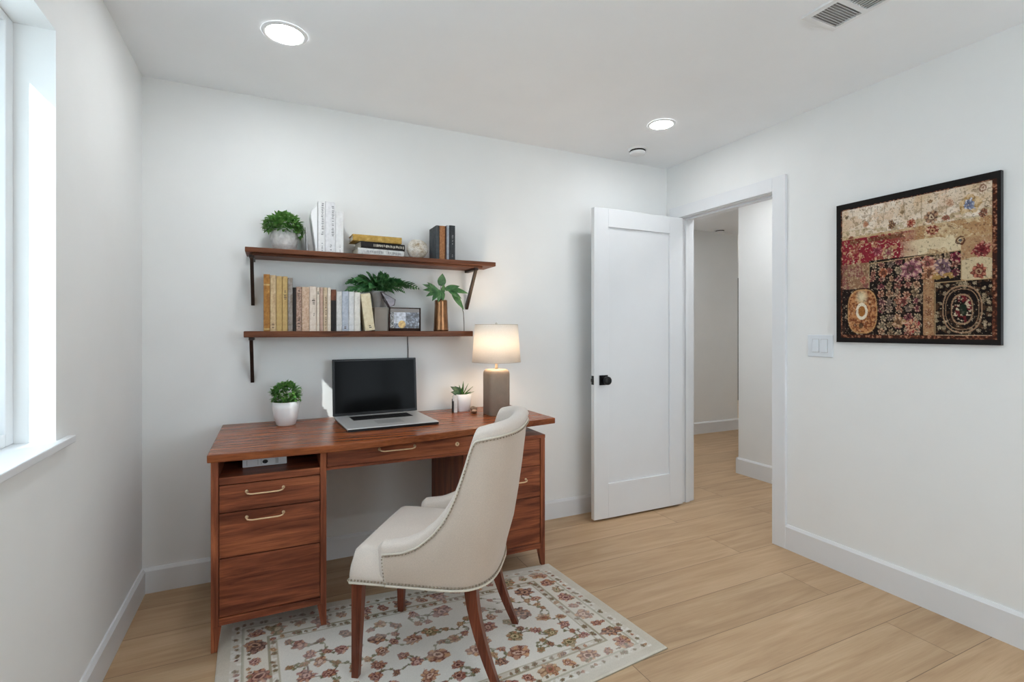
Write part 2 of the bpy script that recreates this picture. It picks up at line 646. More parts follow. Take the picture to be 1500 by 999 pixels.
# window in the left wall
wr = sroot('window_1', (-0.69, (WY0 + WY1) / 2, WZ0))
FX0, FX1 = -0.745, -0.654
b = BM()
fw = 0.045
add_box(b, FX0, FX1, WY1 - fw, WY1, WZ0, WZ1)
add_box(b, FX0, FX1, WY0, WY0 + fw, WZ0, WZ1)
add_box(b, FX0, FX1, WY0 + fw, WY1 - fw, WZ1 - 0.02, WZ1)
add_box(b, FX0, FX1, WY0 + fw, WY1 - fw, WZ0, WZ0 + 0.035)
link('window_frame', b, M['vinyl'], wr, bevel=0.003)
sw = 0.05
ym = (WY0 + WY1) / 2
for (a0, a1, sx) in ((ym - 0.025, WY1 - fw, -0.717), (WY0 + fw, ym + 0.025, -0.743)):
    b = BM()
    x0, x1 = sx, sx + 0.024
    z0, z1 = WZ0 + 0.035, WZ1 - 0.02
    add_box(b, x0, x1, a1 - sw, a1, z0, z1)
    add_box(b, x0, x1, a0, a0 + sw, z0, z1)
    add_box(b, x0, x1, a0 + sw, a1 - sw, z1 - 0.028, z1)
    add_box(b, x0, x1, a0 + sw, a1 - sw, z0, z0 + sw)
    s_ = link('window_sash', b, M['vinyl'], wr, bevel=0.002)
    b = BM()
    add_box(b, x0 + 0.010, x0 + 0.014, a0 + sw, a1 - sw, z0 + sw, z1 - 0.028)
    g_ = link('glass_pane', b, M['glass'], wr)
    g_.parent = s_
b = BM(); add_box(b, FX1, XL + 0.022, WY0 - 0.09, WY1 + 0.085, WZ0 - 0.022, WZ0)
# the sill board is notched around the reveal: its ears only project in front of the wall
b.free(); b = BM()
add_prism(b, [(FX0, WY0), (XL, WY0), (XL, WY0 - 0.085), (XL + 0.022, WY0 - 0.085), (XL + 0.022, WY1 + 0.085), (XL, WY1 + 0.085), (XL, WY1), (FX0, WY1)], WZ0 - 0.022, WZ0)
link('window_sill', b, M['trim'], wr, bevel=0.003)

# unseen window added behind the camera to bring in fill daylight
wr2 = sroot('window_fill', ((RX0 + RX1) / 2, YR - 0.06, RZ0))
b = BM()
add_box(b, RX0, RX0 + 0.05, YR - 0.1, YR - 0.03, RZ0, RZ1)
add_box(b, RX1 - 0.05, RX1, YR - 0.1, YR - 0.03, RZ0, RZ1)
add_box(b, RX0, RX1, YR - 0.1, YR - 0.03, RZ1 - 0.05, RZ1)
add_box(b, RX0, RX1, YR - 0.1, YR - 0.03, RZ0, RZ0 + 0.05)
add_box(b, (RX0 + RX1) / 2 - 0.03, (RX0 + RX1) / 2 + 0.03, YR - 0.1, YR - 0.03, RZ0, RZ1)
link('window_frame', b, M['vinyl'], wr2)
b = BM(); add_box(b, RX0 + 0.05, RX1 - 0.05, YR - 0.07, YR - 0.066, RZ0 + 0.05, RZ1 - 0.05)
link('glass_pane', b, M['glass_clear'], wr2)

# outside: ground and an added wall, stepped to block all but a sliver of sun
b = BM(); add_box(b, -30, 30, -30, 30, -0.30, -0.20)
struct(link('ground_outside', b, M['grass']))
b = BM()
add_prism(b, [(-4.0, -0.2), (-0.965, -0.2), (-0.965, 4.04), (-1.06, 4.04), (-1.06, 4.8), (-4.0, 4.8)], -2.72, -2.50, 'x')
struct(link('wall_sun_blocker', b, M['blocker_stucco']))  # unseen, added to shape the sun through the side window
b = BM(); add_box(b, -0.9, 4.5, -3.5, -1.60, 2.46, 2.54)  # added unseen overhang keeping the sun out of the rear opening
struct(link('eave_sun_blocker', b, M['blocker_stucco']))

# doorway casing and jambs
tr = sroot('trim_1', (XR, DY0, 0))
b = BM()
ct = 0.018
add_box(b, XR - ct, XR, 1.92, DY0 - 0.004, 0, DZ + 0.085)
add_box(b, XR - ct, XR, DY1 + 0.004, 2.845, 0, DZ + 0.085)
add_box(b, XR - ct, XR, DY0 - 0.004, DY1 + 0.004, DZ + 0.004, DZ + 0.085)
link('door_casing', b, M['trim'], tr, bevel=0.0015)
b = BM()
add_box(b, XR - 0.001, XR + WT + 0.001, DY0 - 0.02, DY0, 0, DZ + 0.02)
add_box(b, XR - 0.001, XR + WT + 0.001, DY1, DY1 + 0.02, 0, DZ + 0.02)
add_box(b, XR - 0.001, XR + WT + 0.001, DY0, DY1, DZ, DZ + 0.02)
add_box(b, XR + 0.042, XR + 0.078, DY0, DY0 + 0.011, 0, DZ - 0.011)
add_box(b, XR + 0.042, XR + 0.078, DY1 - 0.011, DY1, 0, DZ - 0.011)
add_box(b, XR + 0.042, XR + 0.078, DY0, DY1, DZ - 0.011, DZ)
link('door_jamb', b, M['trim'], tr, bevel=0.001)
b = BM(); add_box(b, XR + 0.004, XR + 0.034, DY0, DY0 + 0.002, 0.885, 0.945)
link('strike_plate', b, M['chrome'], tr)
b = BM()
add_box(b, XR + WT, XR + WT + ct, 1.92, DY0 - 0.004, 0, DZ + 0.085)
add_box(b, XR + WT, XR + WT + ct, DY1 + 0.004, 2.845, 0, DZ + 0.085)
add_box(b, XR + WT, XR + WT + ct, DY0 - 0.004, DY1 + 0.004, DZ + 0.004, DZ + 0.085)
link('hall_casing', b, M['trim'], tr, bevel=0.0015)

# the open door, parallel to the back wall
DX0, DX1, DYA, DYB = 1.865, 2.618, 2.705, 2.740
dr = sroot('door_1', (DX1, DYB, 0))
b = BM()
zb, zt = 0.014, 2.036
px0, px1, pz0, pz1 = DX0 + 0.112, DX1 - 0.120, 0.238, 1.918
add_box(b, DX0, px0, DYA, DYB, zb, zt)
add_box(b, px1, DX1, DYA, DYB, zb, zt)
add_box(b, px0, px1, DYA, DYB, zb, pz0)
add_box(b, px0, px1, DYA, DYB, pz1, zt)
add_box(b, px0, px1, DYA + 0.012, DYB - 0.012, pz0, pz1)
bmesh.ops.remove_doubles(b, verts=b.verts, dist=1e-5)
link('door_panel', b, M['trim'], dr, bevel=0.0015)
kx, kz = 1.935, 0.917
for sgn, y0 in ((-1, DYA), (1, DYB)):
    b = BM()
    add_box(b, kx - 0.032, kx + 0.032, min(y0, y0 + sgn * 0.008), max(y0, y0 + sgn * 0.008), kz - 0.032, kz + 0.032)
    ro = link('knob_rosette', b, M['black'], dr, bevel=0.0015)
    b = BM()
    add_lathe(b, [(0.011, 0.006), (0.011, 0.026), (0.020, 0.030), (0.0265, 0.036), (0.0275, 0.046), (0.0265, 0.056), (0.022, 0.060), (0.010, 0.0605)], seg=28)
    bmesh.ops.transform(b, matrix=Matrix.Translation((kx, y0, kz)) @ Matrix.Rotation(math.pi / 2 * (1 if sgn < 0 else -1), 4, 'X'), verts=b.verts)
    link('door_knob', b, M['black'], dr, smooth=True)
b = BM()
add_box(b, DX0 - 0.0015, DX0 + 0.001, (DYA + DYB) / 2 - 0.0125, (DYA + DYB) / 2 + 0.0125, kz - 0.029, kz + 0.029)
add_box(b, DX0 - 0.010, DX0, (DYA + DYB) / 2 - 0.006, (DYA + DYB) / 2 + 0.006, kz - 0.010, kz + 0.010)
link('latch_plate', b, M['black'], dr)
for hz in (0.25, 1.02, 1.80):
    b = BM()
    add_lathe(b, [(0.006, hz - 0.045), (0.006, hz + 0.045)], DX1 + 0.010, DYB + 0.004, 12)
    add_box(b, DX1 - 0.001, DX1 + 0.010, DYB - 0.022, DYB + 0.004, hz - 0.045, hz + 0.045)
    link('hinge', b, M['chrome'], dr)

# dark panel painted as the shade of an unlit opening down the hall
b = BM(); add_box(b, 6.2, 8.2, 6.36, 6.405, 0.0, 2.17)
d2 = struct(link('dark_opening_panel', b, M['void_shade']))

# ------------------------------------------------------------------ ceiling fittings
def can_light(x, y, r, label, ro=None, led='led'):
    t = thing('recessed_light', label, 'ceiling light', (x, y, H), 0, 'recessed ceiling lights')
    ro = ro or r * 1.28
    b = BM()
    add_lathe(b, [(r, H - 0.002), (r + 0.003, H - 0.006), (ro - 0.006, H - 0.006), (ro, H - 0.001)], x, y, 48, cap=False)
    link('trim_ring', b, M['plastic'], t, smooth=True)
    b = BM()
    add_lathe(b, [(r + 0.002, H - 0.0035), (r * 0.5, H - 0.0040), (0.004, H - 0.0042)], x, y, 48)
    link('diffuser', b, M[led], t, smooth=True)


can_light(0.039, 2.232, 0.068, 'round recessed ceiling light nearest the window, above the desk')
can_light(2.038, 2.276, 0.062, 'round recessed ceiling light near the door, beside the smoke detector')
can_light(0.95, -0.35, 0.065, 'round recessed ceiling light over the near end of the room')  # this and the next are added out of view to fill the room
can_light(0.05, -0.35, 0.065, 'round recessed ceiling light over the camera end by the window')
can_light(3.2, 1.9, 0.062, 'round recessed ceiling light in the hall outside the doorway', led='led_hall_fill')  # these four are added out of view to brighten the hall
can_light(3.12, 2.62, 0.062, 'round recessed ceiling light in the hall just past the door head', led='led_hall_fill')
can_light(3.68, 4.02, 0.065, 'round recessed ceiling light in the hall past the corner', led='led_hall_fill')
can_light(6.6, 3.7, 0.065, 'round recessed ceiling light far along the hall', led='led_hall_fill')


def detector(x, y, label, r=0.062):
    t = thing('smoke_detector', label, 'smoke detector', (x, y, H), 0, 'smoke detectors')
    b = BM()
    add_lathe(b, [(r, H), (r, H - 0.010), (r * 0.90, H - 0.014), (r * 0.86, H - 0.014)], x, y, 36, cap=False)
    add_lathe(b, [(r * 0.80, H - 0.0215), (r * 0.84, H - 0.026), (r * 0.76, H - 0.036), (r * 0.5, H - 0.040), (0.003, H - 0.041)], x, y, 36)
    link('cover', b, M['plastic'], t, smooth=True)
    b = BM()
    add_lathe(b, [(r * 0.78, H - 0.012), (r * 0.78, H - 0.024)], x, y, 36)
    link('sensor_slot', b, M['void_shade'], t)


detector(2.171, 2.651, 'white round smoke detector on the ceiling near the open door')
detector(4.80, 4.36, 'white round smoke detector on the hall ceiling seen through the doorway')

# air vent
vt = thing('ceiling_vent', 'white slatted air vent set in the ceiling', 'vent', (1.92, 1.1, H))
vx0, vx1, vy0, vy1 = 1.825, 2.012, 0.90, 1.268
b = BM()
add_box(b, vx0 + 0.006, vx1 - 0.006, vy0 + 0.006, vy1 - 0.006, H - 0.0015, H)  # flat grey sheet painted as the shade behind the slats
link('duct_shade', b, M['grey_plastic'], vt)
b = BM()
z0, z1 = H - 0.0085, H
add_box(b, vx0, vx0 + 0.024, vy0, vy1, z0, z1)
add_box(b, vx1 - 0.016, vx1, vy0, vy1, z0, z1)
add_box(b, vx0 + 0.024, vx1 - 0.016, vy1 - 0.022, vy1, z0, z1)
add_box(b, vx0 + 0.024, vx1 - 0.016, vy0, vy0 + 0.022, z0, z1)
add_box(b, vx0 + 0.024, vx1 - 0.016, 1.126, 1.146, z0, z1)
link('vent_frame', b, M['plastic'], vt)
for i in range(9):
    y = 1.153 + i * 0.0108
    b = BM()
    add_prism(b, [(y, H - 0.009), (y + 0.0022, H - 0.009), (y + 0.0082, H - 0.002), (y + 0.006, H - 0.002)], vx0 + 0.022, vx1 - 0.014, 'x')
    link('slat', b, M['plastic'], vt)
for i in range(11):
    x = vx0 + 0.027 + i * 0.0134
    b = BM()
    add_prism(b, [(x, H - 0.009), (x + 0.0022, H - 0.009), (x + 0.008, H - 0.002), (x + 0.0058, H - 0.002)], vy0 + 0.02, 1.128, 'y')
    link('slat', b, M['plastic'], vt)

# light switch on the right wall
st = thing('light_switch', 'white double rocker light switch beside the door casing', 'light switch', (XR, 1.726, 1.157))
b = BM(); add_box(b, XR - 0.006, XR, 1.657, 1.795, 1.098, 1.216)
link('cover_plate', b, M['switch'], st, bevel=0.003)
for yc in (1.748, 1.702):
    b = BM()
    add_box(b, XR - 0.0064, XR - 0.0055, yc - 0.0182, yc + 0.0182, 1.1225, 1.1935)  # grey plate paints the shade line around the rocker
    link('rocker_gap_shade', b, M['grey_plastic'], st)
    b = BM()
    add_prism(b, [(XR - 0.006, 1.124), (XR - 0.013, 1.124), (XR - 0.008, 1.192), (XR - 0.006, 1.192)], yc - 0.0165, yc + 0.0165, 'y')
    link('rocker', b, M['switch'], st, bevel=0.001)

# door stop in the hall
ds = thing('door_stop', 'small white door stop on the hall baseboard', 'door stop', (3.635, 2.74, 0.035))
b = BM(); add_tube(b, [(3.635, 2.74, 0.035), (3.60, 2.74, 0.035)], 0.004, 8)
link('stop_rod', b, M['plastic'], ds)
b = BM(); add_tube(b, [(3.601, 2.74, 0.035), (3.580, 2.74, 0.035)], 0.009, 12)
link('rubber_tip', b, M['plastic'], ds)

# ------------------------------------------------------------------ rug
def bil(c, u, v):
    (ax, ay), (bx, by), (cx, cy), (dx, dy) = c   # LF, RF, RB, LB
    return (ax * (1 - u) * (1 - v) + bx * u * (1 - v) + cx * u * v + dx * (1 - u) * v,
            ay * (1 - u) * (1 - v) + by * u * (1 - v) + cy * u * v + dy * (1 - u) * v)


def fbm(shape, seed, octs=4, base=6):
    """smooth value noise on a grid, 0..1"""
    rs = np.random.RandomState(seed)
    h, w_ = shape
    out = np.zeros(shape)
    amp, tot = 1.0, 0
    for o in range(octs):
        n = base * 2 ** o
        g = rs.rand(n + 2, n + 2)
        y = np.linspace(0, n, h)[:, None] * np.ones((1, w_))
        x = np.linspace(0, n, w_)[None, :] * np.ones((h, 1))
        yi, xi = y.astype(int), x.astype(int)
        fy, fx = y - yi, x - xi
        fy, fx = fy * fy * (3 - 2 * fy), fx * fx * (3 - 2 * fx)
        v = (g[yi, xi] * (1 - fx) + g[yi, xi + 1] * fx) * (1 - fy) + (g[yi + 1, xi] * (1 - fx) + g[yi + 1, xi + 1] * fx) * fy
        out += amp * v
        tot += amp
        amp *= 0.55
    return out / tot


def blend(img, mask, col):
    m = np.clip(mask, 0, 1)[..., None]
    img *= 1 - m
    img += m * np.array(col if not isinstance(col, str) else lin(col))


def paint_flower(img, X, Y, x, y, r, cols, rs, speck, rag=0.55):
    r = r * 1.12
    rot = rs.rand() * 6.28
    npet = rs.choice([5, 6, 7, 8])
    sl = (np.abs(X - x) < r * 1.5) & (np.abs(Y - y) < r * 1.5)
    if not sl.any():
        return
    ys, xs = np.where(sl)
    s = np.s_[ys.min():ys.max() + 1, xs.min():xs.max() + 1]
    dx, dy = X[s] - x, Y[s] - y
    d = np.hypot(dx, dy) / r
    a = np.arctan2(dy, dx) + rot
    sub = img[s]
    sp = speck[s]
    d = d + (sp - 0.5) * rag
    edge = 0.90 + 0.09 * np.cos(npet * a) + 0.05 * np.cos(2 * a + 1.3)
    blend(sub, (d < edge) * 0.88, cols[0])
    blend(sub, (d < edge) * (d > 0.50) * (np.cos(npet * a) > 0.35) * (sp > 0.44) * 0.75, cols[2])
    blend(sub, (d < edge) * (d > 0.72) * (np.cos(npet * a + 0.6) < -0.2) * 0.75, cols[1])
    blend(sub, (d < edge * 0.95) * (d > 0.28) * (np.cos(npet * a) < -0.80) * 0.85, cols[1])
    blend(sub, (np.abs(d - 0.46) < 0.07) * 0.7, cols[1])
    blend(sub, (d < 0.36) * 0.85, cols[3] if r > 0.02 else cols[2])
    blend(sub, (d < 0.17) * 1.0, cols[1])


def paint_line(img, X, Y, pts, wd, col, alpha=0.9):
    for (x0, y0), (x1, y1) in zip(pts, pts[1:]):
        lo = np.array([min(x0, x1), min(y0, y1)]) - wd * 2
        hi = np.array([max(x0, x1), max(y0, y1)]) + wd * 2
        sl = (X > lo[0]) & (X < hi[0]) & (Y > lo[1]) & (Y < hi[1])
        if not sl.any():
            continue
        ys, xs = np.where(sl)
        s = np.s_[ys.min():ys.max() + 1, xs.min():xs.max() + 1]
        vx, vy = x1 - x0, y1 - y0
        t = np.clip(((X[s] - x0) * vx + (Y[s] - y0) * vy) / (vx * vx + vy * vy + 1e-12), 0, 1)
        d = np.hypot(X[s] - x0 - t * vx, Y[s] - y0 - t * vy)
        blend(img[s], np.clip(1.5 - d / wd, 0, 1) * alpha, col)


def grid_mesh(name, img, pos, mat, parent, loc, thick=None):
    """regular grid surface carrying a painted pattern; pos(u,v) -> world xyz"""
    h, w_ = img.shape[:2]
    uu, vv = np.meshgrid(np.linspace(0, 1, w_), np.linspace(0, 1, h))
    x, y, z = pos(uu, vv)
    co = np.stack([x, y, z], -1).reshape(-1, 3) - np.array(loc)
    idx = np.arange(h * w_).reshape(h, w_)
    q = np.stack([idx[:-1, :-1], idx[:-1, 1:], idx[1:, 1:], idx[1:, :-1]], -1).reshape(-1, 4)
    me = bpy.data.meshes.new(name)
    me.vertices.add(len(co))
    me.vertices.foreach_set('co', co.ravel())
    me.loops.add(q.size)
    me.loops.foreach_set('vertex_index', q.ravel())
    me.polygons.add(len(q))
    me.polygons.foreach_set('loop_start', np.arange(0, q.size, 4))
    me.polygons.foreach_set('loop_total', np.full(len(q), 4))
    me.polygons.foreach_set('use_smooth', np.ones(len(q), bool))
    at = me.color_attributes.new('pattern', 'FLOAT_COLOR', 'POINT')
    col = np.concatenate([img.reshape(-1, 3), np.ones((h * w_, 1))], -1)
    at.data.foreach_set('color', col.ravel())
    me.update(calc_edges=True)
    me.validate()
    me.materials.append(mat)
    o = bpy.data.objects.new(name, me)
    COL.objects.link(o)
    o.parent = parent
    return o


RC = ((-0.165, 1.36), (1.385, 1.512), (1.314, 2.325), (-0.205, 2.455))
RW, RH, RT = 1.55, 0.98, 0.009


def make_rug():
    rs = np.random.RandomState(7)
    w_, h = 460, 300
    uu, vv = np.meshgrid(np.linspace(0, 1, w_), np.linspace(0, 1, h))
    X, Y = uu * RW, vv * RH
    img = np.zeros((h, w_, 3))
    ivory = np.array(lin('#e4e0d8'))
    f1 = fbm((h, w_), 3, 4, 8)
    f2 = fbm((h, w_), 5, 3, 60)
    img[:] = ivory * (0.90 + 0.16 * f1[..., None])
    ed = np.minimum(np.minimum(X, RW - X), np.minimum(Y, RH - Y))
    tan = lin('#b3a48c')
    sage = lin('#8f8a6a')
    # edge bands
    blend(img, (ed < 0.045) * 0.75, lin('#c4baa8'))
    blend(img, (ed > 0.045) * (ed < 0.085) * 0.40 * (f2 > 0.40), tan)
    blend(img, (np.abs(ed - 0.088) < 0.004) * 0.6, sage)
    blend(img, (ed > 0.09) * (ed < 0.175) * 0.35, lin('#cfc4ae'))
    blend(img, (np.abs(ed - 0.178) < 0.0045) * 0.75, lin('#86774f'))
    blend(img, (ed > 0.183) * (ed < 0.205) * 0.45 * (f2 > 0.42), tan)
    blend(img, (np.abs(ed - 0.208) < 0.003) * 0.6, lin('#9b8c66'))
    pal = [('#b27a60', '#6f3a28', '#cfa274', '#d9b9a4'), ('#9d5848', '#5f2c22', '#c08a62', '#c79a86'),
           ('#b88c66', '#7d5636', '#cfae86', '#a8604a'), ('#a1855a', '#655a34', '#c07a5c', '#cdb890'),
           ('#a56c64', '#65342f', '#cfa07c', '#d0a89a'), ('#8a5745', '#4b2a20', '#b98660', '#c09478')]
    pal = [tuple(lin(c) for c in p) for p in pal]
    # vines first
    vine = lin('#6e5140')
    wx = (fbm((h, w_), 41, 3, 26) - 0.5) * 0.022
    wy = (fbm((h, w_), 42, 3, 26) - 0.5) * 0.022
    X, Y = X + wx, Y + wy
    flowers = []
    tries = 0
    while len(flowers) < 95 and tries < 6000:
        tries += 1
        x, y = 0.235 + rs.rand() * (RW - 0.47), 0.235 + rs.rand() * (RH - 0.47)
        r = rs.choice([0.016, 0.024, 0.032, 0.042], p=[0.22, 0.3, 0.3, 0.18])
        if all(math.hypot(x - a, y - b_) > (r + c) * 1.12 + 0.008 for a, b_, c in flowers):
            flowers.append((x, y, r))
    for i, (x, y, r) in enumerate(flowers):
        ds_ = sorted(range(len(flowers)), key=lambda j: math.hypot(flowers[j][0] - x, flowers[j][1] - y))
        for j in ds_[1:3]:
            if j < i and rs.rand() < 0.55:
                continue
            x1, y1, _ = flowers[j]
            mx, my = (x + x1) / 2, (y + y1) / 2
            k = (rs.rand() - 0.5) * 1.4
            cx, cy = mx - (y1 - y) * k, my + (x1 - x) * k
            pts = [((1 - t) ** 2 * x + 2 * t * (1 - t) * cx + t * t * x1, (1 - t) ** 2 * y + 2 * t * (1 - t) * cy + t * t * y1) for t in np.linspace(0, 1, 12)]
            paint_line(img, X, Y, pts, 0.0026, vine if rs.rand() < 0.65 else sage, 0.85)
            # leaves along the vine
            for t in (3, 7):
                paint_flower(img, X, Y, pts[t][0] + rs.randn() * 0.004, pts[t][1] + rs.randn() * 0.004, 0.0075, (sage, lin('#5f5a3c'), sage, sage), rs, f2)
    for (x, y, r) in flowers:
        paint_flower(img, X, Y, x, y, r, pal[rs.randint(len(pal))], rs, f2)
    # border flowers
    for side in range(4):
        ln = RW if side < 2 else RH
        n = int(ln / 0.082)
        for i in range(n):
            s = (i + 0.5) / n * ln
            off = 0.133 + rs.randn() * 0.007
            x, y = [(s, off), (s, RH - off), (off, s), (RW - off, s)][side]
            if min(x, RW - x, y, RH - y) < 0.11:
                continue
            paint_flower(img, X, Y, x, y, 0.038 if i % 2 == 0 else 0.022, pal[rs.randint(len(pal))], rs, f2)
        n2 = int(ln / 0.034)
        for i in range(n2):
            s = (i + rs.rand()) / n2 * ln
            for off, rr in ((0.066, 0.009), (0.194, 0.010), (0.108, 0.008)):
                x, y = [(s, off), (s, RH - off), (off, s), (RW - off, s)][side]
                if min(x, RW - x, y, RH - y) < off - 0.004:
                    continue
                paint_flower(img, X, Y, x, y, rr * (0.8 + 0.5 * rs.rand()), (sage, lin('#6a5a3e'), lin('#8d5a48'), tan) if rs.rand() < 0.6 else pal[rs.randint(len(pal))], rs, f2)
    # worn, faded pile
    wear = fbm((h, w_), 11, 4, 10)
    fade = np.clip((wear - 0.48) * 1.4, 0, 0.26)
    img = img * (1 - fade[..., None]) + ivory * fade[..., None]
    t = thing('area_rug', 'ivory floral area rug with rust flowers under the chair and desk', 'rug', (0.58, 1.91, 0))

    def pos(u, v):
        x, y = bil(RC, u, v)
        e = np.minimum(np.minimum(u * RW, (1 - u) * RW), np.minimum(v * RH, (1 - v) * RH))
        z = RT - 0.005 * np.clip(1 - e / 0.008, 0, 1) ** 2
        return x, y, z
    grid_mesh('pile', img, pos, M['rug'], t, (0.58, 1.91, 0))
    b = BM()
    add_prism(b, [bil(RC, 0, 0), bil(RC, 1, 0), bil(RC, 1, 1), bil(RC, 0, 1)], 0.0006, 0.0048)
    link('rug_backing', b, mat_fabric('rug_binding', (0.36, 0.31, 0.23), 300), t)


make_rug()

# ------------------------------------------------------------------ wall tapestry
def make_art():
    rs = np.random.RandomState(21)
    w_, h = 300, 320
    U, W = np.meshgrid(np.linspace(0, 1, w_), np.linspace(0, 1, h))   # W runs downwards
    f1 = fbm((h, w_), 31, 5, 8)
    f2 = fbm((h, w_), 32, 3, 45)
    f3 = fbm((h, w_), 33, 3, 90)
    f4 = fbm((h, w_), 34, 4, 14)
    U0_, W0_ = U, W
    img = np.zeros((h, w_, 3))
    img[:] = lin('#cdb494')

    def R(u0, u1, w0, w1):
        return ((U > u0) & (U < u1) & (W > w0) & (W < w1)).astype(float)
    # pale upper band with worn motifs
    top = R(0, 1, 0, 0.30 + 0.0)
    blend(img, top * np.clip(f1 * 2.0 - 0.35, 0, 1), lin('#e6dacb'))
    blend(img, top * (f4 > 0.58) * 0.5, lin('#d0ae8c'))
    blend(img, top * (W > 0.20) * (f2 > 0.45) * 0.6, lin('#a8946c'))
    blend(img, top * (f2 > 0.66) * 0.55, lin('#8d7355'))
    blend(img, top * (f3 > 0.70) * 0.6, lin('#7b6a50'))
    for u in (0.12, 0.26, 0.35, 0.47, 0.58, 0.73):
        a = 0.05 + rs.rand() * 0.06
        paint_line(img, U, W, [(u, a), (u + rs.randn() * 0.01, a + 0.09 + rs.rand() * 0.05)], 0.0022, lin('#8a7458'), 0.7)
    # ochre band beneath
    band = R(0.0, 1, 0.245, 0.46)
    blend(img, band * 0.9, lin('#b99c74'))
    blend(img, band * (f2 > 0.50) * 0.6, lin('#d9c4a0'))
    blend(img, band * (f4 > 0.56) * 0.7, lin('#a5784e'))
    blend(img, band * (f3 > 0.62) * 0.6, lin('#7d5238'))
    blend(img, R(0.45, 0.80, 0.33, 0.43) * (f4 > 0.45) * 0.7, lin('#ddcfae'))
    # crimson patch fading to the right
    red = R(0, 0.56, 0.262, 0.50) * np.clip(1.25 - np.clip((U - 0.38) / 0.22, 0, 1) - (f4 - 0.4) * 1.2, 0, 1)
    blend(img, red * (W < 0.46), lin('#862632'))
    blend(img, red * (f2 > 0.60) * (W < 0.47) * 0.8, lin('#b9906c'))
    blend(img, red * (f3 > 0.72) * 0.9, lin('#d6c3a4'))
    blend(img, R(0, 0.52, 0.27, 0.30) * (f4 > 0.42) * 0.7, lin('#5e3a22'))
    # left panel
    lp = R(0, 0.245, 0.44, 0.64)
    blend(img, lp, lin('#8d6b52'))
    blend(img, lp * (f4 > 0.5) * 0.7, lin('#7d4246'))
    blend(img, lp * (f3 > 0.6) * 0.6, lin('#b29a7a'))
    # right panel
    rp = R(0.80, 1, 0.355, 0.62)
    blend(img, rp, lin('#b08d6a'))
    blend(img, rp * (f3 > 0.55) * 0.5, lin('#8b6244'))
    blend(img, rp * (np.hypot((U - 0.88) / 0.12, (W - 0.55) / 0.07) < 1) * 0.75, lin('#c9bb9a'))
    # dark ground
    dark = np.maximum(R(0.243, 0.803, 0.430, 0.625), R(0.0, 0.66, 0.62, 0.955))
    blend(img, dark, lin('#1d1614'))
    blend(img, dark * (f2 > 0.70) * 0.6, lin('#43302a'))
    U = U0_ + (fbm((h, w_), 51, 4, 24) - 0.5) * 0.028
    W = W0_ + (fbm((h, w_), 52, 4, 24) - 0.5) * 0.028
    cols = ['#9c5f55', '#b0745c', '#8a4550', '#9a8264', '#8f5a60', '#b88a6c', '#7a3a46', '#857268', '#a39378']
    for i in range(10):
        for j in range(10):
            u = 0.272 + i * 0.056 + rs.randn() * 0.004
            w1 = 0.462 + j * 0.052 + rs.randn() * 0.004
            if w1 > 0.60 and (u > 0.58 or u < 0.30):
                continue
            if u > 0.79:
                continue
            c = lin(cols[rs.randint(len(cols))])
            paint_flower(img, U, W, u, w1, 0.019 + 0.006 * rs.rand(), (c, lin('#2a1c1a'), lin('#c3a488'), tuple(x * 0.5 for x in c)), rs, f3, 0.28)
    blend(img, R(0.6, 0.80, 0.555, 0.60) * (f4 > 0.40) * 0.8, lin('#a8854c'))
    for (u, w1, r, c, c2) in ((0.513, 0.515, 0.062, '#a8707a', '#6b3b46'), (0.62, 0.49, 0.042, '#b0705c', '#7d4444'), (0.70, 0.52, 0.050, '#8d7078', '#5a4450'),
                              (0.62, 0.55, 0.04, '#b07a58', '#6b4430'), (0.77, 0.465, 0.032, '#8d2d44', '#4d1424'), (0.525, 0.889, 0.048, '#8d2f30', '#c49a78'),
                              (0.44, 0.86, 0.038, '#b08a62', '#6b4a34'), (0.47, 0.72, 0.03, '#a05a50', '#5a2a28'), (0.34, 0.52, 0.028, '#b06848', '#6b3a2a')):
        paint_flower(img, U, W, u, w1, r, (lin(c), lin(c2), lin('#c9a890'), lin('#3a2420')), rs, f3, 0.28)
    for i in range(70):
        u, w1 = 0.02 + rs.rand() * 0.64, 0.63 + rs.rand() * 0.31
        paint_flower(img, U, W, u, w1, 0.006 + rs.rand() * 0.005, tuple(lin(c) for c in ('#8a7660', '#4b3a30', '#b6a286', '#5a4638')), rs, f3, 0.28)
    # tan column
    Uw, Ww = U, W
    U, W = U0_, W0_
    cl = R(0.59, 0.655, 0.59, 0.945)
    blend(img, cl, lin('#a5805e'))
    blend(img, cl * (f3 > 0.55) * 0.6, lin('#7d5238'))
    for w1 in (0.72, 0.80, 0.88):
        paint_flower(img, U, W, 0.622, w1, 0.022, tuple(lin(c) for c in ('#8d6248', '#5a3424', '#b8977a', '#94704f')), rs, f3, 0.28)
    # medallion square
    md = R(0.659, 0.958, 0.617, 0.942)
    blend(img, md, lin('#17100f'))
    blend(img, md * (f2 > 0.64) * 0.7, lin('#4e3626'))
    for i in range(70):
        u, w1 = 0.665 + rs.rand() * 0.29, 0.625 + rs.rand() * 0.31
        if math.hypot((u - 0.806) / 0.10, (w1 - 0.787) / 0.135) < 1.0:
            continue
        paint_flower(img, U, W, u, w1, 0.006 + rs.rand() * 0.007, tuple(lin(c) for c in ('#8d7d62', '#4b3a2c', '#b5a488', '#4a3a2e')), rs, f3, 0.28)
    for (a, bb, wd) in ((0.102, 0.140, 0.0034), (0.088, 0.122, 0.0018), (0.056, 0.088, 0.0036)):
        d = (np.abs((U - 0.806) / a) ** 2.4 + np.abs((W - 0.787) / bb) ** 2.4) ** (1 / 2.4)
        blend(img, (np.abs(d - 1) < wd / a) * 0.8, lin('#a58468'))
    inn = np.hypot((U - 0.806) / 0.052, (W - 0.787) / 0.083)
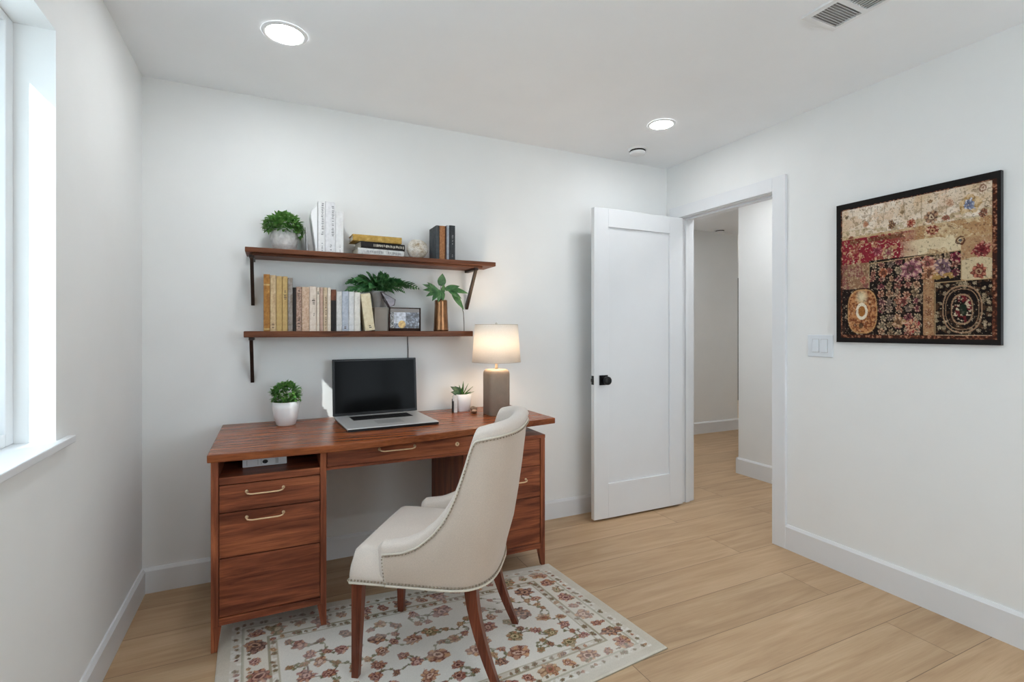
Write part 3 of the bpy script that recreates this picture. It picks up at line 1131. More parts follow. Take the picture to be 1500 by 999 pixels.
    blend(img, (inn < 1) * (f2 > 0.55) * 0.8, lin('#6b1c26'))
    blend(img, (inn < 1) * (f3 > 0.64) * 0.9, lin('#c2b096'))
    blend(img, (np.hypot((U - 0.812) / 0.02, (W - 0.79) / 0.035) < 1) * 0.9, lin('#1d2a20'))
    # oval at lower left
    d = (np.abs((U - 0.193) / 0.108) ** 2.8 + np.abs((W - 0.781) / 0.160) ** 2.8) ** (1 / 2.8)
    blend(img, (d < 1).astype(float), lin('#94603c'))
    blend(img, (d < 1) * (f3 > 0.52) * 0.7, lin('#c08a5c'))
    blend(img, (d < 1) * (f3 < 0.42) * 0.7, lin('#6b3222'))
    blend(img, (d < 1) * np.clip(1 - np.hypot((U - 0.19) / 0.05, (W - 0.68) / 0.06), 0, 1) * 1.2, lin('#d8cba8'))
    blend(img, (np.abs(d - 0.95) < 0.035) * 0.8, lin('#bb9060'))
    blend(img, (np.abs(d - 1.0) < 0.025) * 0.9, lin('#2c1a14'))
    dr_ = np.hypot((U - 0.190) / 0.042, (W - 0.780) / 0.060)
    blend(img, (dr_ < 1).astype(float), lin('#dfd3bd'))
    blend(img, (dr_ < 0.62).astype(float), lin('#9a6432'))
    blend(img, (np.hypot((U - 0.185) / 0.016, (W - 0.88) / 0.02) < 1) * 0.8, lin('#3a3024'))
    # motifs
    U, W = Uw, Ww
    for (u, w1, r, cs) in ((0.846, 0.164, 0.055, ('#c9aa80', '#a07d4c', '#d5bd96', '#8d94ad')), (0.846, 0.168, 0.030, ('#8d94ad', '#55607d', '#d5d5d8', '#6b6f8a')),
                           (0.638, 0.20, 0.038, ('#8d6a55', '#4b2c24', '#b98d6c', '#c9b294')), (0.644, 0.28, 0.034, ('#9c4a3c', '#5a2420', '#d8bb9c', '#b08a62')),
                           (0.519, 0.216, 0.026, ('#a8543f', '#6b2c22', '#cfae8c', '#a85040')), (0.391, 0.206, 0.026, ('#6b4634', '#3a2018', '#b08a62', '#8d6a4c')),
                           (0.905, 0.44, 0.045, ('#8d3038', '#521820', '#c48a7a', '#6b2028')), (0.895, 0.564, 0.040, ('#8d3830', '#52201c', '#bb7a62', '#a58a6a')),
                           (0.373, 0.39, 0.034, ('#a08a66', '#7d3a48', '#c9b694', '#8d4a58')), (0.30, 0.37, 0.032, ('#9c4a5a', '#6b2430', '#b8787a', '#6b2630')),
                           (0.12, 0.255, 0.018, ('#7d3a32', '#4b2020', '#a87a5a', '#7d3a32')), (0.91, 0.23, 0.022, ('#7d4a38', '#43241c', '#b0785a', '#8d5a42')),
                           (0.74, 0.13, 0.022, ('#c9a288', '#a07458', '#d5bca0', '#b89070')), (0.46, 0.14, 0.014, ('#8d7050', '#4f3a26', '#b59a78', '#6b5236')),
                           (0.63, 0.10, 0.016, ('#8a6a4a', '#4f3422', '#b59472', '#6b4a32')), (0.22, 0.17, 0.020, ('#c28a6a', '#a0684a', '#cfa88a', '#b57a5c')),
                           (0.08, 0.10, 0.012, ('#6b5a44', '#43342a', '#8d785c', '#5a4636')), (0.72, 0.22, 0.020, ('#a05a4a', '#5f3028', '#c09a7a', '#8a6a50')),
                           (0.20, 0.56, 0.018, ('#b06a5a', '#7d4038', '#c9a088', '#a06050')), (0.09, 0.56, 0.02, ('#8d5a48', '#5f342a', '#c0b090', '#b09a78'))):
        paint_flower(img, U, W, u, w1, r, tuple(lin(c) for c in cs), rs, f3, 0.28)
    blend(img, (np.abs(np.hypot((U - 0.797) / 0.026, (W - 0.374) / 0.026) - 0.8) < 0.2) * 0.9, lin('#4b2418'))
    blend(img, (np.hypot((U - 0.797) / 0.026, (W - 0.374) / 0.026) < 0.35) * 0.9, lin('#3a3f48'))
    # small round stitched mark, top right
    dd = np.hypot((U - 0.909) / 0.020, (W - 0.083) / 0.024)
    blend(img, (np.abs(dd - 0.85) < 0.17) * 0.8, lin('#6b3a2a'))
    paint_line(img, U, W, [(0.901, 0.075), (0.912, 0.072), (0.906, 0.084), (0.916, 0.090), (0.902, 0.095)], 0.002, lin('#6b3a2a'), 0.9)
    paint_line(img, U, W, [(0.93, 0.10), (0.965, 0.085)], 0.002, lin('#6b4a34'), 0.8)
    for (u, w1) in ((0.905, 0.16), (0.93, 0.163), (0.955, 0.16), (0.91, 0.19)):
        paint_line(img, U, W, [(u, w1), (u + 0.012, w1 + 0.008), (u + 0.022, w1 - 0.002), (u + 0.032, w1 + 0.006)], 0.002, lin('#7d6a4c'), 0.8)
    U, W = U0_, W0_
    # threadbare speckle
    sp1, sp2 = fbm((h, w_), 61, 2, 110), fbm((h, w_), 62, 2, 100)
    blend(img, (sp1 > 0.73) * 0.5, lin('#3a2a22'))
    blend(img, (sp2 > 0.77) * 0.5, lin('#d2bea0'))
    # seams between the patches
    for pts in ([(0.243, 0.62), (0.243, 0.452), (0.803, 0.43), (0.803, 0.607)], [(0.659, 0.944), (0.659, 0.617), (0.958, 0.612)], [(0.04, 0.262), (0.44, 0.25), (0.56, 0.262)], [(0.80, 0.356), (0.96, 0.352)]):
        paint_line(img, U, W, pts, 0.0026, lin('#b99b74'), 0.8)
    # woven edge and dark surround
    rim = np.maximum(np.maximum((U > 0.958) * (U < 0.985), (W > 0.945) * (W < 0.968)), np.maximum((U < 0.045) * (U > 0.035), (W < 0.05) * (W > 0.04))).astype(float)
    blend(img, rim, lin('#3a2018'))
    blend(img, rim * (f3 > 0.50) * 0.8, lin('#6b3a26'))
    blend(img, rim * (f3 > 0.66) * 0.9, lin('#a0745a'))
    outer = np.maximum(np.maximum(U < 0.036, U > 0.983), np.maximum(W < 0.042, W > 0.966)).astype(float)
    blend(img, outer, lin('#201d1d'))
    img *= (0.92 + 0.4 * f3[..., None])
    loc = (XR, 1.3045, 1.53)
    t = thing('wall_tapestry', 'patchwork tapestry of cream, red and black florals hung on the right wall', 'wall art', loc)
    ya, yb, za, zb_ = 1.629, 0.980, 1.180, 1.880

    def pos(u, v):
        return np.full_like(u, XR - 0.0215), ya + (yb - ya) * u, zb_ + (za - zb_) * v
    grid_mesh('woven_panel', img[::-1, :][::-1], pos, M['tapestry'], t, loc)
    b = BM()
    add_box(b, XR - 0.021, XR - 0.0005, yb, ya, za, zb_)
    link('stretcher', b, M['black'], t)


make_art()

# ------------------------------------------------------------------ desk
def pull(bm, x0, x1, yf, z, out=0.024, drop=0.006):
    """slim bar handle bowed out from the front face at y=yf"""
    y = yf - out
    add_tube(bm, [(x0, yf, z), (x0, y + 0.006, z), (x0 + 0.004, y, z - 0.003), (x0 + 0.012, y - 0.002, z - drop * 0.8), (x0 + 0.02, y - 0.002, z - drop),
                  (x1 - 0.02, y - 0.002, z - drop), (x1 - 0.012, y - 0.002, z - drop * 0.8), (x1 - 0.004, y, z - 0.003), (x1, y + 0.006, z), (x1, yf, z)], 0.0030, 10)
    for x in (x0, x1):
        b2 = [(x, yf, z), (x, yf - 0.004, z)]
        add_tube(bm, b2, 0.0062, 12)


DT, DTH = 0.772, 0.030
desk = thing('writing_desk', 'reddish walnut pedestal desk with brass pulls under the shelves', 'desk', (0.55, 2.5, 0))
b = BM()
add_prism(b, [(-0.228, 2.188), (0.0, 2.176), (0.206, 2.168), (0.42, 2.182), (0.65, 2.212), (0.90, 2.252), (1.15, 2.300), (1.362, 2.338), (1.342, 2.872), (-0.232, 2.872)], DT - DTH, DT)
link('desktop', b, M['desk_top'], desk, bevel=0.004, seg=3)
U0 = DT - DTH
# left pedestal
lx0, lx1, ly0, ly1 = -0.220, 0.198, 2.236, 2.86
FZ = 0.0094
for x0, x1 in ((lx0, lx0 + 0.026), (lx1 - 0.024, lx1)):
    b = BM(); add_box(b, x0, x1, ly0, ly1, 0.098, U0)
    link('side_panel', b, M['desk_z'], desk, bevel=0.002)
b = BM()
add_box(b, lx0 + 0.026, lx1 - 0.024, ly1 - 0.015, ly1, 0.098, U0)
link('back_panel', b, M['desk_x'], desk)
b = BM()
add_box(b, lx0 + 0.026, lx1 - 0.024, ly0 + 0.006, ly1 - 0.015, 0.640, 0.668)
link('cubby_shelf', b, M['desk_x'], desk, bevel=0.002)
b = BM()
add_box(b, lx0 + 0.026, lx1 - 0.024, ly0 + 0.002, ly1 - 0.015, 0.098, 0.126)
link('bottom_rail', b, M['desk_x'], desk, bevel=0.002)
b = BM()
add_box(b, lx0 + 0.026, lx1 - 0.024, ly0 + 0.03, ly1 - 0.015, 0.128, 0.639)
link('drawer_box', b, M['void_shade'], desk)
for z0, z1, hz in ((0.5325, 0.6365, 0.606), (0.3570, 0.5285, 0.5045), (0.1295, 0.3525, None)):
    b = BM(); add_box(b, lx0 + 0.0275, lx1 - 0.0255, ly0 + 0.005, ly0 + 0.028, z0, z1)
    d_ = link('drawer', b, M['desk_x'], desk, bevel=0.0015)
    if hz:
        b = BM(); pull(b, -0.098, 0.034, ly0 + 0.005, hz)
        h_ = link('handle', b, M['brass'], desk, smooth=True)
        h_.parent = d_
# right pedestal
rx0, rx1, ry0, ry1, rzt = 0.832, 1.288, 2.318, 2.86, 0.694
for x0, x1 in ((rx0, rx0 + 0.024), (rx1 - 0.026, rx1)):
    b = BM(); add_box(b, x0, x1, ry0, ry1, 0.098, rzt - 0.018)
    link('side_panel', b, M['desk_z'], desk, bevel=0.002)
b = BM(); add_box(b, rx0, rx1, ry0 - 0.003, ry1, rzt - 0.018, rzt)
link('pedestal_top', b, M['desk_x'], desk, bevel=0.002)
b = BM(); add_box(b, rx0 + 0.024, rx1 - 0.026, ry0 + 0.002, ry1, 0.098, 0.126)
link('bottom_rail', b, M['desk_x'], desk, bevel=0.002)
b = BM(); add_box(b, rx0 + 0.024, rx1 - 0.026, ry0 + 0.03, ry1, 0.128, rzt - 0.019)
link('drawer_box', b, M['void_shade'], desk)
b = BM(); add_box(b, rx0 + 0.03, rx1 - 0.12, ry0 + 0.10, ry1 - 0.04, rzt, U0)
link('spacer_block', b, M['desk_x'], desk)
for z0, z1, hz in ((0.535, rzt - 0.020, None), (0.372, 0.532, 0.470), (0.1285, 0.369, None)):
    b = BM(); add_box(b, rx0 + 0.0255, rx1 - 0.0275, ry0 + 0.005, ry0 + 0.028, z0, z1)
    d_ = link('drawer', b, M['desk_x'], desk, bevel=0.0015)
    if hz:
        b = BM(); pull(b, 1.045, 1.176, ry0 + 0.005, hz)
        h_ = link('handle', b, M['brass'], desk, smooth=True)
        h_.parent = d_
# centre drawer
b = BM(); add_box(b, lx1, rx0 + 0.03, 2.252, 2.275, 0.650, 0.662); add_box(b, lx1, rx0 + 0.03, 2.275, 2.83, 0.650, U0)
link('drawer_rail', b, M['desk_x'], desk, bevel=0.001)
b = BM(); add_box(b, lx1 + 0.004, rx0 + 0.026, 2.250, 2.275, 0.664, U0 - 0.004)
d_ = link('drawer', b, M['desk_x'], desk, bevel=0.0015)
b = BM(); pull(b, 0.418, 0.575, 2.250, 0.718)
h_ = link('handle', b, M['brass'], desk, smooth=True); h_.parent = d_
b = BM(); add_tube(b, [(0.778, 2.250, 0.706), (0.778, 2.246, 0.706)], 0.0095, 20)
k_ = link('keyhole', b, M['brass'], desk); k_.parent = d_
b = BM(); add_box(b, 0.7768, 0.7792, 2.2452, 2.247, 0.702, 0.711)
k2 = link('key_slot', b, M['void_shade'], desk); k2.parent = d_
# legs
for (x0, x1, y0, y1, zf, sx) in ((lx0, lx0 + 0.036, ly0, ly0 + 0.036, 0.0, 1), (lx1 - 0.036, lx1, ly0, ly0 + 0.036, FZ, -1),
                                 (lx0, lx0 + 0.036, ly1 - 0.036, ly1, 0, 1), (lx1 - 0.036, lx1, ly1 - 0.036, ly1, 0, -1),
                                 (rx0, rx0 + 0.036, ry0, ry0 + 0.036, FZ, 1), (rx1 - 0.036, rx1, ry0, ry0 + 0.036, FZ, -1),
                                 (rx0, rx0 + 0.036, ry1 - 0.036, ry1, 0, 1), (rx1 - 0.036, rx1, ry1 - 0.036, ry1, 0, -1)):
    b = BM()
    if sx > 0:
        lo = (x0, x0 + 0.021, y0, y0 + 0.021, zf)
    else:
        lo = (x1 - 0.021, x1, y0, y0 + 0.021, zf)
    add_frustum(b, lo, (x0, x1, y0, y1, 0.0985))
    link('leg', b, M['desk_z'], desk, bevel=0.0015)

# router in the open cubby
rt = thing('router_box', 'small grey and white device lying in the open desk cubby', 'router', (-0.035, 2.43, 0.668))
b = BM(); add_box(b, -0.119, 0.049, 2.362, 2.50, 0.6695, 0.7045)
link('casing', b, M['plastic'], rt, bevel=0.003)
b = BM(); add_lathe(b, [(0.0105, 0), (0.0105, 0.003)], seg=20)
bmesh.ops.transform(b, matrix=Matrix.Translation((-0.034, 2.3625, 0.688)) @ Matrix.Rotation(math.pi / 2, 4, 'X') @ Matrix.Scale(0.75, 4, (0, 1, 0)), verts=b.verts)
link('lens', b, M['black'], rt)
for x in (-0.103, -0.062, -0.05, 0.006, 0.012):
    b = BM()
    add_box(b, x, x + (0.0035 if x > 0 else 0.0015), 2.3608, 2.363, 0.677, 0.699)
    link('port_slot', b, M['grey_plastic'], rt)

# ------------------------------------------------------------------ laptop
LW_, LD_ = 0.442, 0.385
lap = thing('laptop', 'open silver laptop with black keys and dark screen on the desk', 'laptop', (0.513, 2.605, DT), math.radians(3.0))
b = BM()
add_box(b, -LW_ / 2, LW_ / 2, -LD_ / 2, LD_ / 2, 0.0085, 0.0165)
link('base', b, M['alu'], lap, local=True, bevel=0.004)
b = BM()
add_box(b, -LW_ / 2 + 0.006, LW_ / 2 - 0.006, -LD_ / 2 + 0.003, LD_ / 2 - 0.01, 0.0, 0.009)
add_box(b, -LW_ / 2 + 0.002, LW_ / 2 - 0.002, -LD_ / 2 - 0.0008, -LD_ / 2 + 0.004, 0.001, 0.0125)
link('underside', b, M['black'], lap, local=True)
b = BM()
kw = 0.300
for r in range(6):
    n = 15 if r else 14
    for i in range(n):
        x0 = -kw / 2 + i * kw / n
        if r == 5 and 4 <= i <= 8:
            if i == 4:
                add_box(b, x0 + 0.001, x0 + 5 * kw / n - 0.001, 0.02 + (5 - r) * 0.019, 0.02 + (5 - r) * 0.019 + 0.0165, 0.0165, 0.0182)
            continue
        add_box(b, x0 + 0.001, x0 + kw / n - 0.001, 0.02 + (5 - r) * 0.019, 0.02 + (5 - r) * 0.019 + 0.0165, 0.0165, 0.0182)
link('keyboard', b, M['keys'], lap, local=True)
b = BM(); add_box(b, -kw / 2 - 0.004, kw / 2 + 0.004, 0.016, 0.139, 0.0162, 0.0169)
link('keyboard_well', b, M['black'], lap, local=True)
b = BM(); add_box(b, -0.065, 0.065, -0.125, -0.020, 0.0163, 0.0169)
link('trackpad', b, mat_plain('trackpad_grey', (0.50, 0.51, 0.52), 0.4, 0.02, 20, metal=0.6), lap, local=True)
SH, TILT = 0.298, math.radians(5)
Ms = Matrix.Translation((0, LD_ / 2 - 0.012, 0.017)) @ Matrix.Rotation(-TILT, 4, 'X')
b = BM(); add_box(b, -LW_ / 2 - 0.006, LW_ / 2 + 0.006, 0.0, 0.008, 0.0, SH)
bmesh.ops.transform(b, matrix=Ms, verts=b.verts)
lid = link('lid', b, M['black'], lap, local=True, bevel=0.003)
b = BM(); add_box(b, -LW_ / 2 + 0.006, LW_ / 2 - 0.006, -0.0008, 0.001, 0.014, SH - 0.010)
bmesh.ops.transform(b, matrix=Ms, verts=b.verts)
s_ = link('screen', b, M['screen'], lap, local=True); s_.parent = lid
b = BM(); add_tube(b, [(-0.15, LD_ / 2 - 0.008, 0.016), (0.15, LD_ / 2 - 0.008, 0.016)], 0.007, 12)
link('hinge', b, M['black'], lap, local=True)

# ------------------------------------------------------------------ lamp
LX, LY = 1.125, 2.585
lamp = thing('table_lamp', 'lit table lamp with cream drum shade and taupe stoneware base', 'lamp', (LX, LY, DT))
b = BM()
add_lathe(b, [(0.060, DT), (0.0635, DT + 0.003), (0.0635, DT + 0.225), (0.061, DT + 0.240), (0.052, DT + 0.2505), (0.012, DT + 0.253)], LX, LY, 64, power=5.0, rot=math.radians(14))
link('base', b, M['stone_base'], lamp, smooth=True)
b = BM()
add_lathe(b, [(0.008, DT + 0.252), (0.008, DT + 0.325), (0.012, DT + 0.330), (0.012, DT + 0.37), (0.004, DT + 0.375)], LX, LY, 16)
link('neck', b, M['chrome'], lamp, smooth=True)
b = BM()
zs0, zs1 = 1.064, 1.272
add_lathe(b, [(0.1355, zs0), (0.120, zs1)], LX, LY, 64, cap=False)
link('lamp_shade', b, M['shade'], lamp, smooth=True, solid=0.0014)
for r, z in ((0.1355, zs0), (0.120, zs1)):
    b = BM()
    add_tube(b, [(LX + r * math.cos(a), LY + r * math.sin(a), z) for a in np.linspace(0, 2 * math.pi, 49)], 0.0017, 6)
    link('shade_rim', b, M['piping'], lamp)
b = BM()
for k in range(3):
    a = k * 2.0944 + 0.4
    add_tube(b, [(LX, LY, zs1 - 0.012), (LX + 0.118 * math.cos(a), LY + 0.118 * math.sin(a), zs1 - 0.010)], 0.0016, 6)
add_tube(b, [(LX, LY, DT + 0.37), (LX, LY, zs1 + 0.002)], 0.002, 6)
link('shade_spider', b, M['chrome'], lamp)
b = BM(); add_lathe(b, [(0.003, zs1 - 0.002), (0.007, zs1 + 0.002), (0.007, zs1 + 0.008), (0.002, zs1 + 0.012)], LX, LY, 14)
link('finial', b, M['chrome'], lamp, smooth=True)
pl = bpy.data.lights.new('lamp_bulb', 'POINT')
pl.energy = 3.6
pl.color = (1.0, 0.76, 0.53)
pl.shadow_soft_size = 0.07
plo = bpy.data.objects.new('lamp_bulb', pl)
plo.location = (0, 0, 1.155 - DT)
plo.parent = lamp
COL.objects.link(plo)

# ------------------------------------------------------------------ plants
def bush(bm, c, rx, rz, n, lf, rs, cut=-0.2):
    for _ in range(n):
        while True:
            v = Vector((rs.uniform(-1, 1), rs.uniform(-1, 1), rs.uniform(-1, 1)))
            if 0.2 < v.length < 1 and v.z > cut:
                break
        rad = 0.62 + 0.38 * rs.random()
        v = v.normalized() * rad
        p = Vector((c[0] + v.x * rx, c[1] + v.y * rx, c[2] + v.z * rz))
        d = Vector((v.x + rs.uniform(-.7, .7), v.y + rs.uniform(-.7, .7), v.z * 0.7 + rs.uniform(-.3, .8)))
        add_leaf(bm, p, d, lf * rs.uniform(0.7, 1.2), lf * 0.75 * rs.uniform(0.7, 1.1), droop=rs.uniform(0, 0.4), n=3)


rs = random.Random(5)
# desk plant
pt = thing('potted_plant', 'small green bush in a white tapered pot on the left of the desk', 'plant', (0.053, 2.735, DT))
cx, cy = 0.053, 2.735
b = BM()
add_lathe(b, [(0.038, DT), (0.044, DT + 0.004), (0.056, DT + 0.045), (0.0615, DT + 0.085), (0.062, DT + 0.116), (0.059, DT + 0.117), (0.057, DT + 0.100), (0.01, DT + 0.098)], cx, cy, 40)
link('pot', b, M['ceramic'], pt, smooth=True)
b = BM(); add_lathe(b, [(0.0565, DT + 0.098), (0.04, DT + 0.104), (0.003, DT + 0.106)], cx, cy, 24)
link('soil', b, M['soil'], pt)
b = BM(); bush(b, (cx, cy, DT + 0.152), 0.066, 0.056, 560, 0.022, rs, -0.8)
link('foliage', b, M['leaf_bush'], pt, smooth=True, recalc=False)

# succulent
cx, cy = 0.992, 2.775
su = thing('potted_succulent', 'spiky green succulent in a small white pot beside the lamp', 'plant', (cx, cy, DT))
b = BM()
add_lathe(b, [(0.038, DT), (0.040, DT + 0.002), (0.048, DT + 0.065), (0.049, DT + 0.098), (0.047, DT + 0.100), (0.044, DT + 0.088), (0.01, DT + 0.086)], cx, cy, 40, power=3.2)
link('pot', b, M['ceramic'], su, smooth=True)
b = BM(); add_lathe(b, [(0.043, DT + 0.086), (0.003, DT + 0.091)], cx, cy, 20)
link('soil', b, M['soil'], su)
b = BM()
for (dx, dy, dz, ln, wd, dr_) in ((0.8, -0.3, 1.0, 0.075, 0.012, 0.1), (1.0, -0.1, 0.45, 0.065, 0.011, 0.1), (0.35, -0.3, 1.0, 0.08, 0.013, 0.0), (0.1, 0.1, 1.0, 0.085, 0.011, 0.0),
                                  (-0.2, -0.4, 1.0, 0.06, 0.012, 0.1), (1.0, 0.4, 0.8, 0.06, 0.011, 0.1), (0.6, -0.8, 0.8, 0.055, 0.012, 0.2), (-0.1, 0.6, 1, 0.07, 0.012, 0)):
    add_leaf(b, (cx + dx * 0.008, cy + dy * 0.008, DT + 0.088), (dx, dy, dz), ln, wd, droop=dr_, n=4)
link('spiky_leaves', b, M['leaf_succ'], su, smooth=True, solid=0.002, recalc=False)
b = BM()
for (dx, dy, dz, ln, wd, dr_) in ((-1, -0.25, 0.95, 0.088, 0.046, 0.5), (-1, -0.4, 0.42, 0.082, 0.042, 0.3), (-0.8, 0.3, 1.3, 0.07, 0.04, 0.4)):
    add_leaf(b, (cx - 0.002, cy - 0.006, DT + 0.090), (dx, dy, dz), ln, wd, up=(0.2, -1, 0.5), droop=dr_ * 0.5, fold=0.25, n=6)
link('broad_leaf', b, mat_leaf('dark_broad_leaf', (0.006, 0.02, 0.014), (0.012, 0.05, 0.022), (0.05, 0.13, 0.05), scale=30), su, smooth=True, solid=0.0015, recalc=False)
# small holder left of the succulent
hd = thing('card_holder', 'small dark and clear holder standing against the succulent pot', 'holder', (0.932, 2.745, DT))
b = BM(); add_box(b, 0.921, 0.943, 2.738, 2.758, DT, DT + 0.076)
link('back_plate', b, M['black'], hd, bevel=0.001)
b = BM(); add_box(b, 0.926, 0.945, 2.729, 2.7378, DT, DT + 0.098); add_box(b, 0.9195, 0.9258, 2.729, 2.737, DT + 0.066, DT + 0.098)
link('front_card', b, mat_plain('pale_grey_card', (0.60, 0.61, 0.62), 0.25, 0.12, 30), hd, bevel=0.001)
# nut
def make_nut(x, y, r, label, name='wooden_ornament'):
    t = thing(name, label, 'ornament', (x, y, DT))
    b = BM()
    add_lathe(b, [(r * 0.45, DT), (r * 0.85, DT + r * 0.25), (r, DT + r * 0.6), (r * 0.98, DT + r * 0.8)], x, y, 24, squash=0.8)
    link('shell', b, mat_mottle('dark_nut_shell', (0.03, 0.012, 0.006), (0.16, 0.06, 0.025), 120, 0.4), t, smooth=True)
    b = BM()
    add_lathe(b, [(r * 0.93, DT + r * 0.8), (r * 0.85, DT + r * 1.1), (r * 0.5, DT + r * 1.32), (r * 0.05, DT + r * 1.38)], x, y, 24, squash=0.8)
    link('kernel', b, mat_mottle('cream_kernel', (0.55, 0.30, 0.17), (0.75, 0.55, 0.40), 90, 0.5), t, smooth=True)


make_nut(1.020, 2.655, 0.0165, 'small brown and cream nut on the desk in front of the lamp')
b = BM(); bmesh.ops.create_icosphere(b, subdivisions=3, radius=0.02)
for v in b.verts:
    v.co.z = max(v.co.z * 0.75, -0.013) * 1.0
    v.co *= 1 + 0.08 * mnoise.noise(v.co * 60)
bmesh.ops.translate(b, verts=b.verts, vec=(1.046, 2.735, DT + 0.0135))
tag(link('pebble', b, mat_mottle('taupe_pebble', (0.14, 0.09, 0.055), (0.28, 0.20, 0.14), 60, 0.5), loc=(1.046, 2.735, DT), smooth=True), 'small taupe pebble on the desk between succulent and lamp', 'ornament')

# ------------------------------------------------------------------ shelves
def bracket(name, x, zt, zbot, yw, yf, parent):
    b = BM()
    add_box(b, x - 0.011, x + 0.011, yf - 0.004, yw, zt - 0.014, zt)               # arm under the board
    add_prism(b, [(yf, zt - 0.014), (yf + 0.020, zt - 0.014), (yw, zbot + 0.012), (yw, zbot - 0.018), (yw - 0.010, zbot - 0.018)], x - 0.008, x + 0.008, 'x')
    add_tube(b, [(x, yw - 0.012, zbot - 0.003), (x, yw - 0.001, zbot - 0.003)], 0.006, 10)
    link(name, b, M['bracket'], parent, bevel=0.0015)


SY0, SY1 = 2.700, 2.888
SU, SL = 1.6385, 1.2365
us = thing('wall_shelf', 'upper walnut wall shelf on dark diagonal brackets', 'shelf', (0.52, 2.888, SU - 0.024), 0, 'wall shelves above the desk')
b = BM(); add_box(b, -0.126, 1.172, SY0, SY1, SU - 0.024, SU)
link('board', b, M['shelf'], us, bevel=0.003)
b = BM(); add_box(b, -0.095, 1.10, SY0 + 0.030, SY1, SU - 0.036, SU - 0.024)
link('under_rail', b, M['shelf'], us, bevel=0.002)
for x in (-0.098, 1.058):
    bracket('bracket', x, SU - 0.036, 1.385, 2.888, 2.722, us)
ls = thing('wall_shelf', 'lower walnut wall shelf holding the long row of books', 'shelf', (0.45, 2.888, SL - 0.030), 0, 'wall shelves above the desk')
b = BM(); add_box(b, -0.131, 1.030, SY0, SY1, SL - 0.030, SL)
link('board', b, M['shelf'], ls, bevel=0.003)
bracket('bracket', -0.100, SL - 0.030, 0.992, 2.888, 2.722, ls)

# ------------------------------------------------------------------ books
def glyphs(bm, x0, x1, z0, z1, y, rs, along='z', t=0.0006):
    """illegible small print running along the spine"""
    if along == 'z':
        z = z1
        while z > z0:
            h = rs.uniform(0.003, 0.009)
            a = x0 + rs.uniform(0, (x1 - x0) * 0.3)
            add_box(bm, a, x1 - rs.uniform(0, (x1 - x0) * 0.3), y - t, y + t, z - h * 0.65, z)
            z -= h + rs.choice((0.001, 0.002, 0.002, 0.008))
    else:
        x = x0
        while x < x1:
            wd = rs.uniform(0.002, 0.006)
            add_box(bm, x, x + wd * 0.7, y - t, y + t, z0 + rs.uniform(0, (z1 - z0) * 0.3), z1 - rs.uniform(0, (z1 - z0) * 0.25))
            x += wd + rs.choice((0.0008, 0.001, 0.004))


def book(label, group, x0, x1, y0, depth, z0, h, mat, name='book', tilt=0.0, yaw=0.0, glyph=None, gcol=None, band=None, rs=random.Random(1)):
    """upright book, spine towards -Y. Local frame: spine centre bottom at the origin"""
    t_ = x1 - x0
    t = thing(name, label, 'book', ((x0 + x1) / 2, y0, z0), 0, group)
    t.rotation_euler = (0, tilt, yaw)
    c = 0.0022
    g = t_ / 2 - 0.0004
    b = BM()
    prof = [(-g, depth), (-g, 0.003), (-g * 0.8, 0.0008), (0, 0), (g * 0.8, 0.0008), (g, 0.003), (g, depth), (g - c, depth), (g - c, 0.0045), (-g + c, 0.0045), (-g + c, depth)]
    add_prism(b, prof, 0, h)
    link('cover', b, mat, t, local=True)
    b = BM(); add_box(b, -g + c, g - c, 0.0046, depth - 0.004, 0.003, h - 0.003)
    link('pages', b, M['pages'], t, local=True)
    if band:
        for (za, zb_) in band[0]:
            b = BM()
            add_prism(b, [(-g - 0.0002, 0.02), (-g - 0.0002, 0.0028), (-g * 0.8, 0.0004), (0, -0.0004), (g * 0.8, 0.0004), (g + 0.0002, 0.0028), (g + 0.0002, 0.02), (g - c, 0.02), (g - c, 0.004), (-g + c, 0.004), (-g + c, 0.02)], h * za, h * zb_)
            link('spine_band', b, band[1], t, local=True)
    if glyph:
        for (fx0, fx1, fz0, fz1) in glyph:
            b = BM()
            glyphs(b, (fx0 - 0.5) * 2 * g, (fx1 - 0.5) * 2 * g, fz0 * h, fz1 * h, 0.0001, rs)
            link('spine_lettering', b, gcol or M['cable'], t, local=True)
    return t


def bmat(a, b_, c=None, s=45):
    return mat_mottle('book_cloth', a, b_, s, 0.75, c)


INK = mat_plain('faded_ink', (0.10, 0.075, 0.06), 0.8, 0.2, 60)
GREYINK = mat_plain('grey_ink', (0.28, 0.28, 0.29), 0.8, 0.2, 60)
G1 = 'books on the lower shelf'
rb = random.Random(8)
oc = bmat(lin('#8a5a24'), lin('#b07c3a'), lin('#c99a55'))
tanf = bmat(lin('#b09370'), lin('#cdb58e'), lin('#dcc9a6'))
ochre2 = bmat(lin('#b3935c'), lin('#c4a66e'))
greyb = bmat(lin('#7a6c62'), lin('#9a948e'), lin('#a8a29a'))
dk = bmat((0.008, 0.006, 0.006), (0.018, 0.013, 0.012))
pk1 = bmat(lin('#8a6a5a'), lin('#c0a494'), lin('#d6c2b2'), 110)
pk2 = bmat(lin('#b8977e'), lin('#d3b9a2'), lin('#dcc8b4'), 70)
cr1 = bmat(lin('#d0bfb0'), lin('#e2d5c8'))
cr2 = bmat(lin('#cfc0ae'), lin('#e0d4c4'))
ros = bmat(lin('#b09080'), lin('#c4a898'))
tn3 = bmat(lin('#b8a184'), lin('#d2bda0'))
wg = bmat(lin('#bdbcba'), lin('#d6d5d3'), lin('#dedddb'))
bg = bmat(lin('#9ea6b4'), lin('#bcc2cc'))
wg2 = bmat(lin('#c6c6c8'), lin('#dcdcdc'))
wh2 = bmat(lin('#cfcac2'), lin('#e2ded6'))
crm = bmat(lin('#d6c6a2'), lin('#e4d8ba'))
brn = bmat(lin('#5a3020'), lin('#7a4830'))
Yb = 2.722
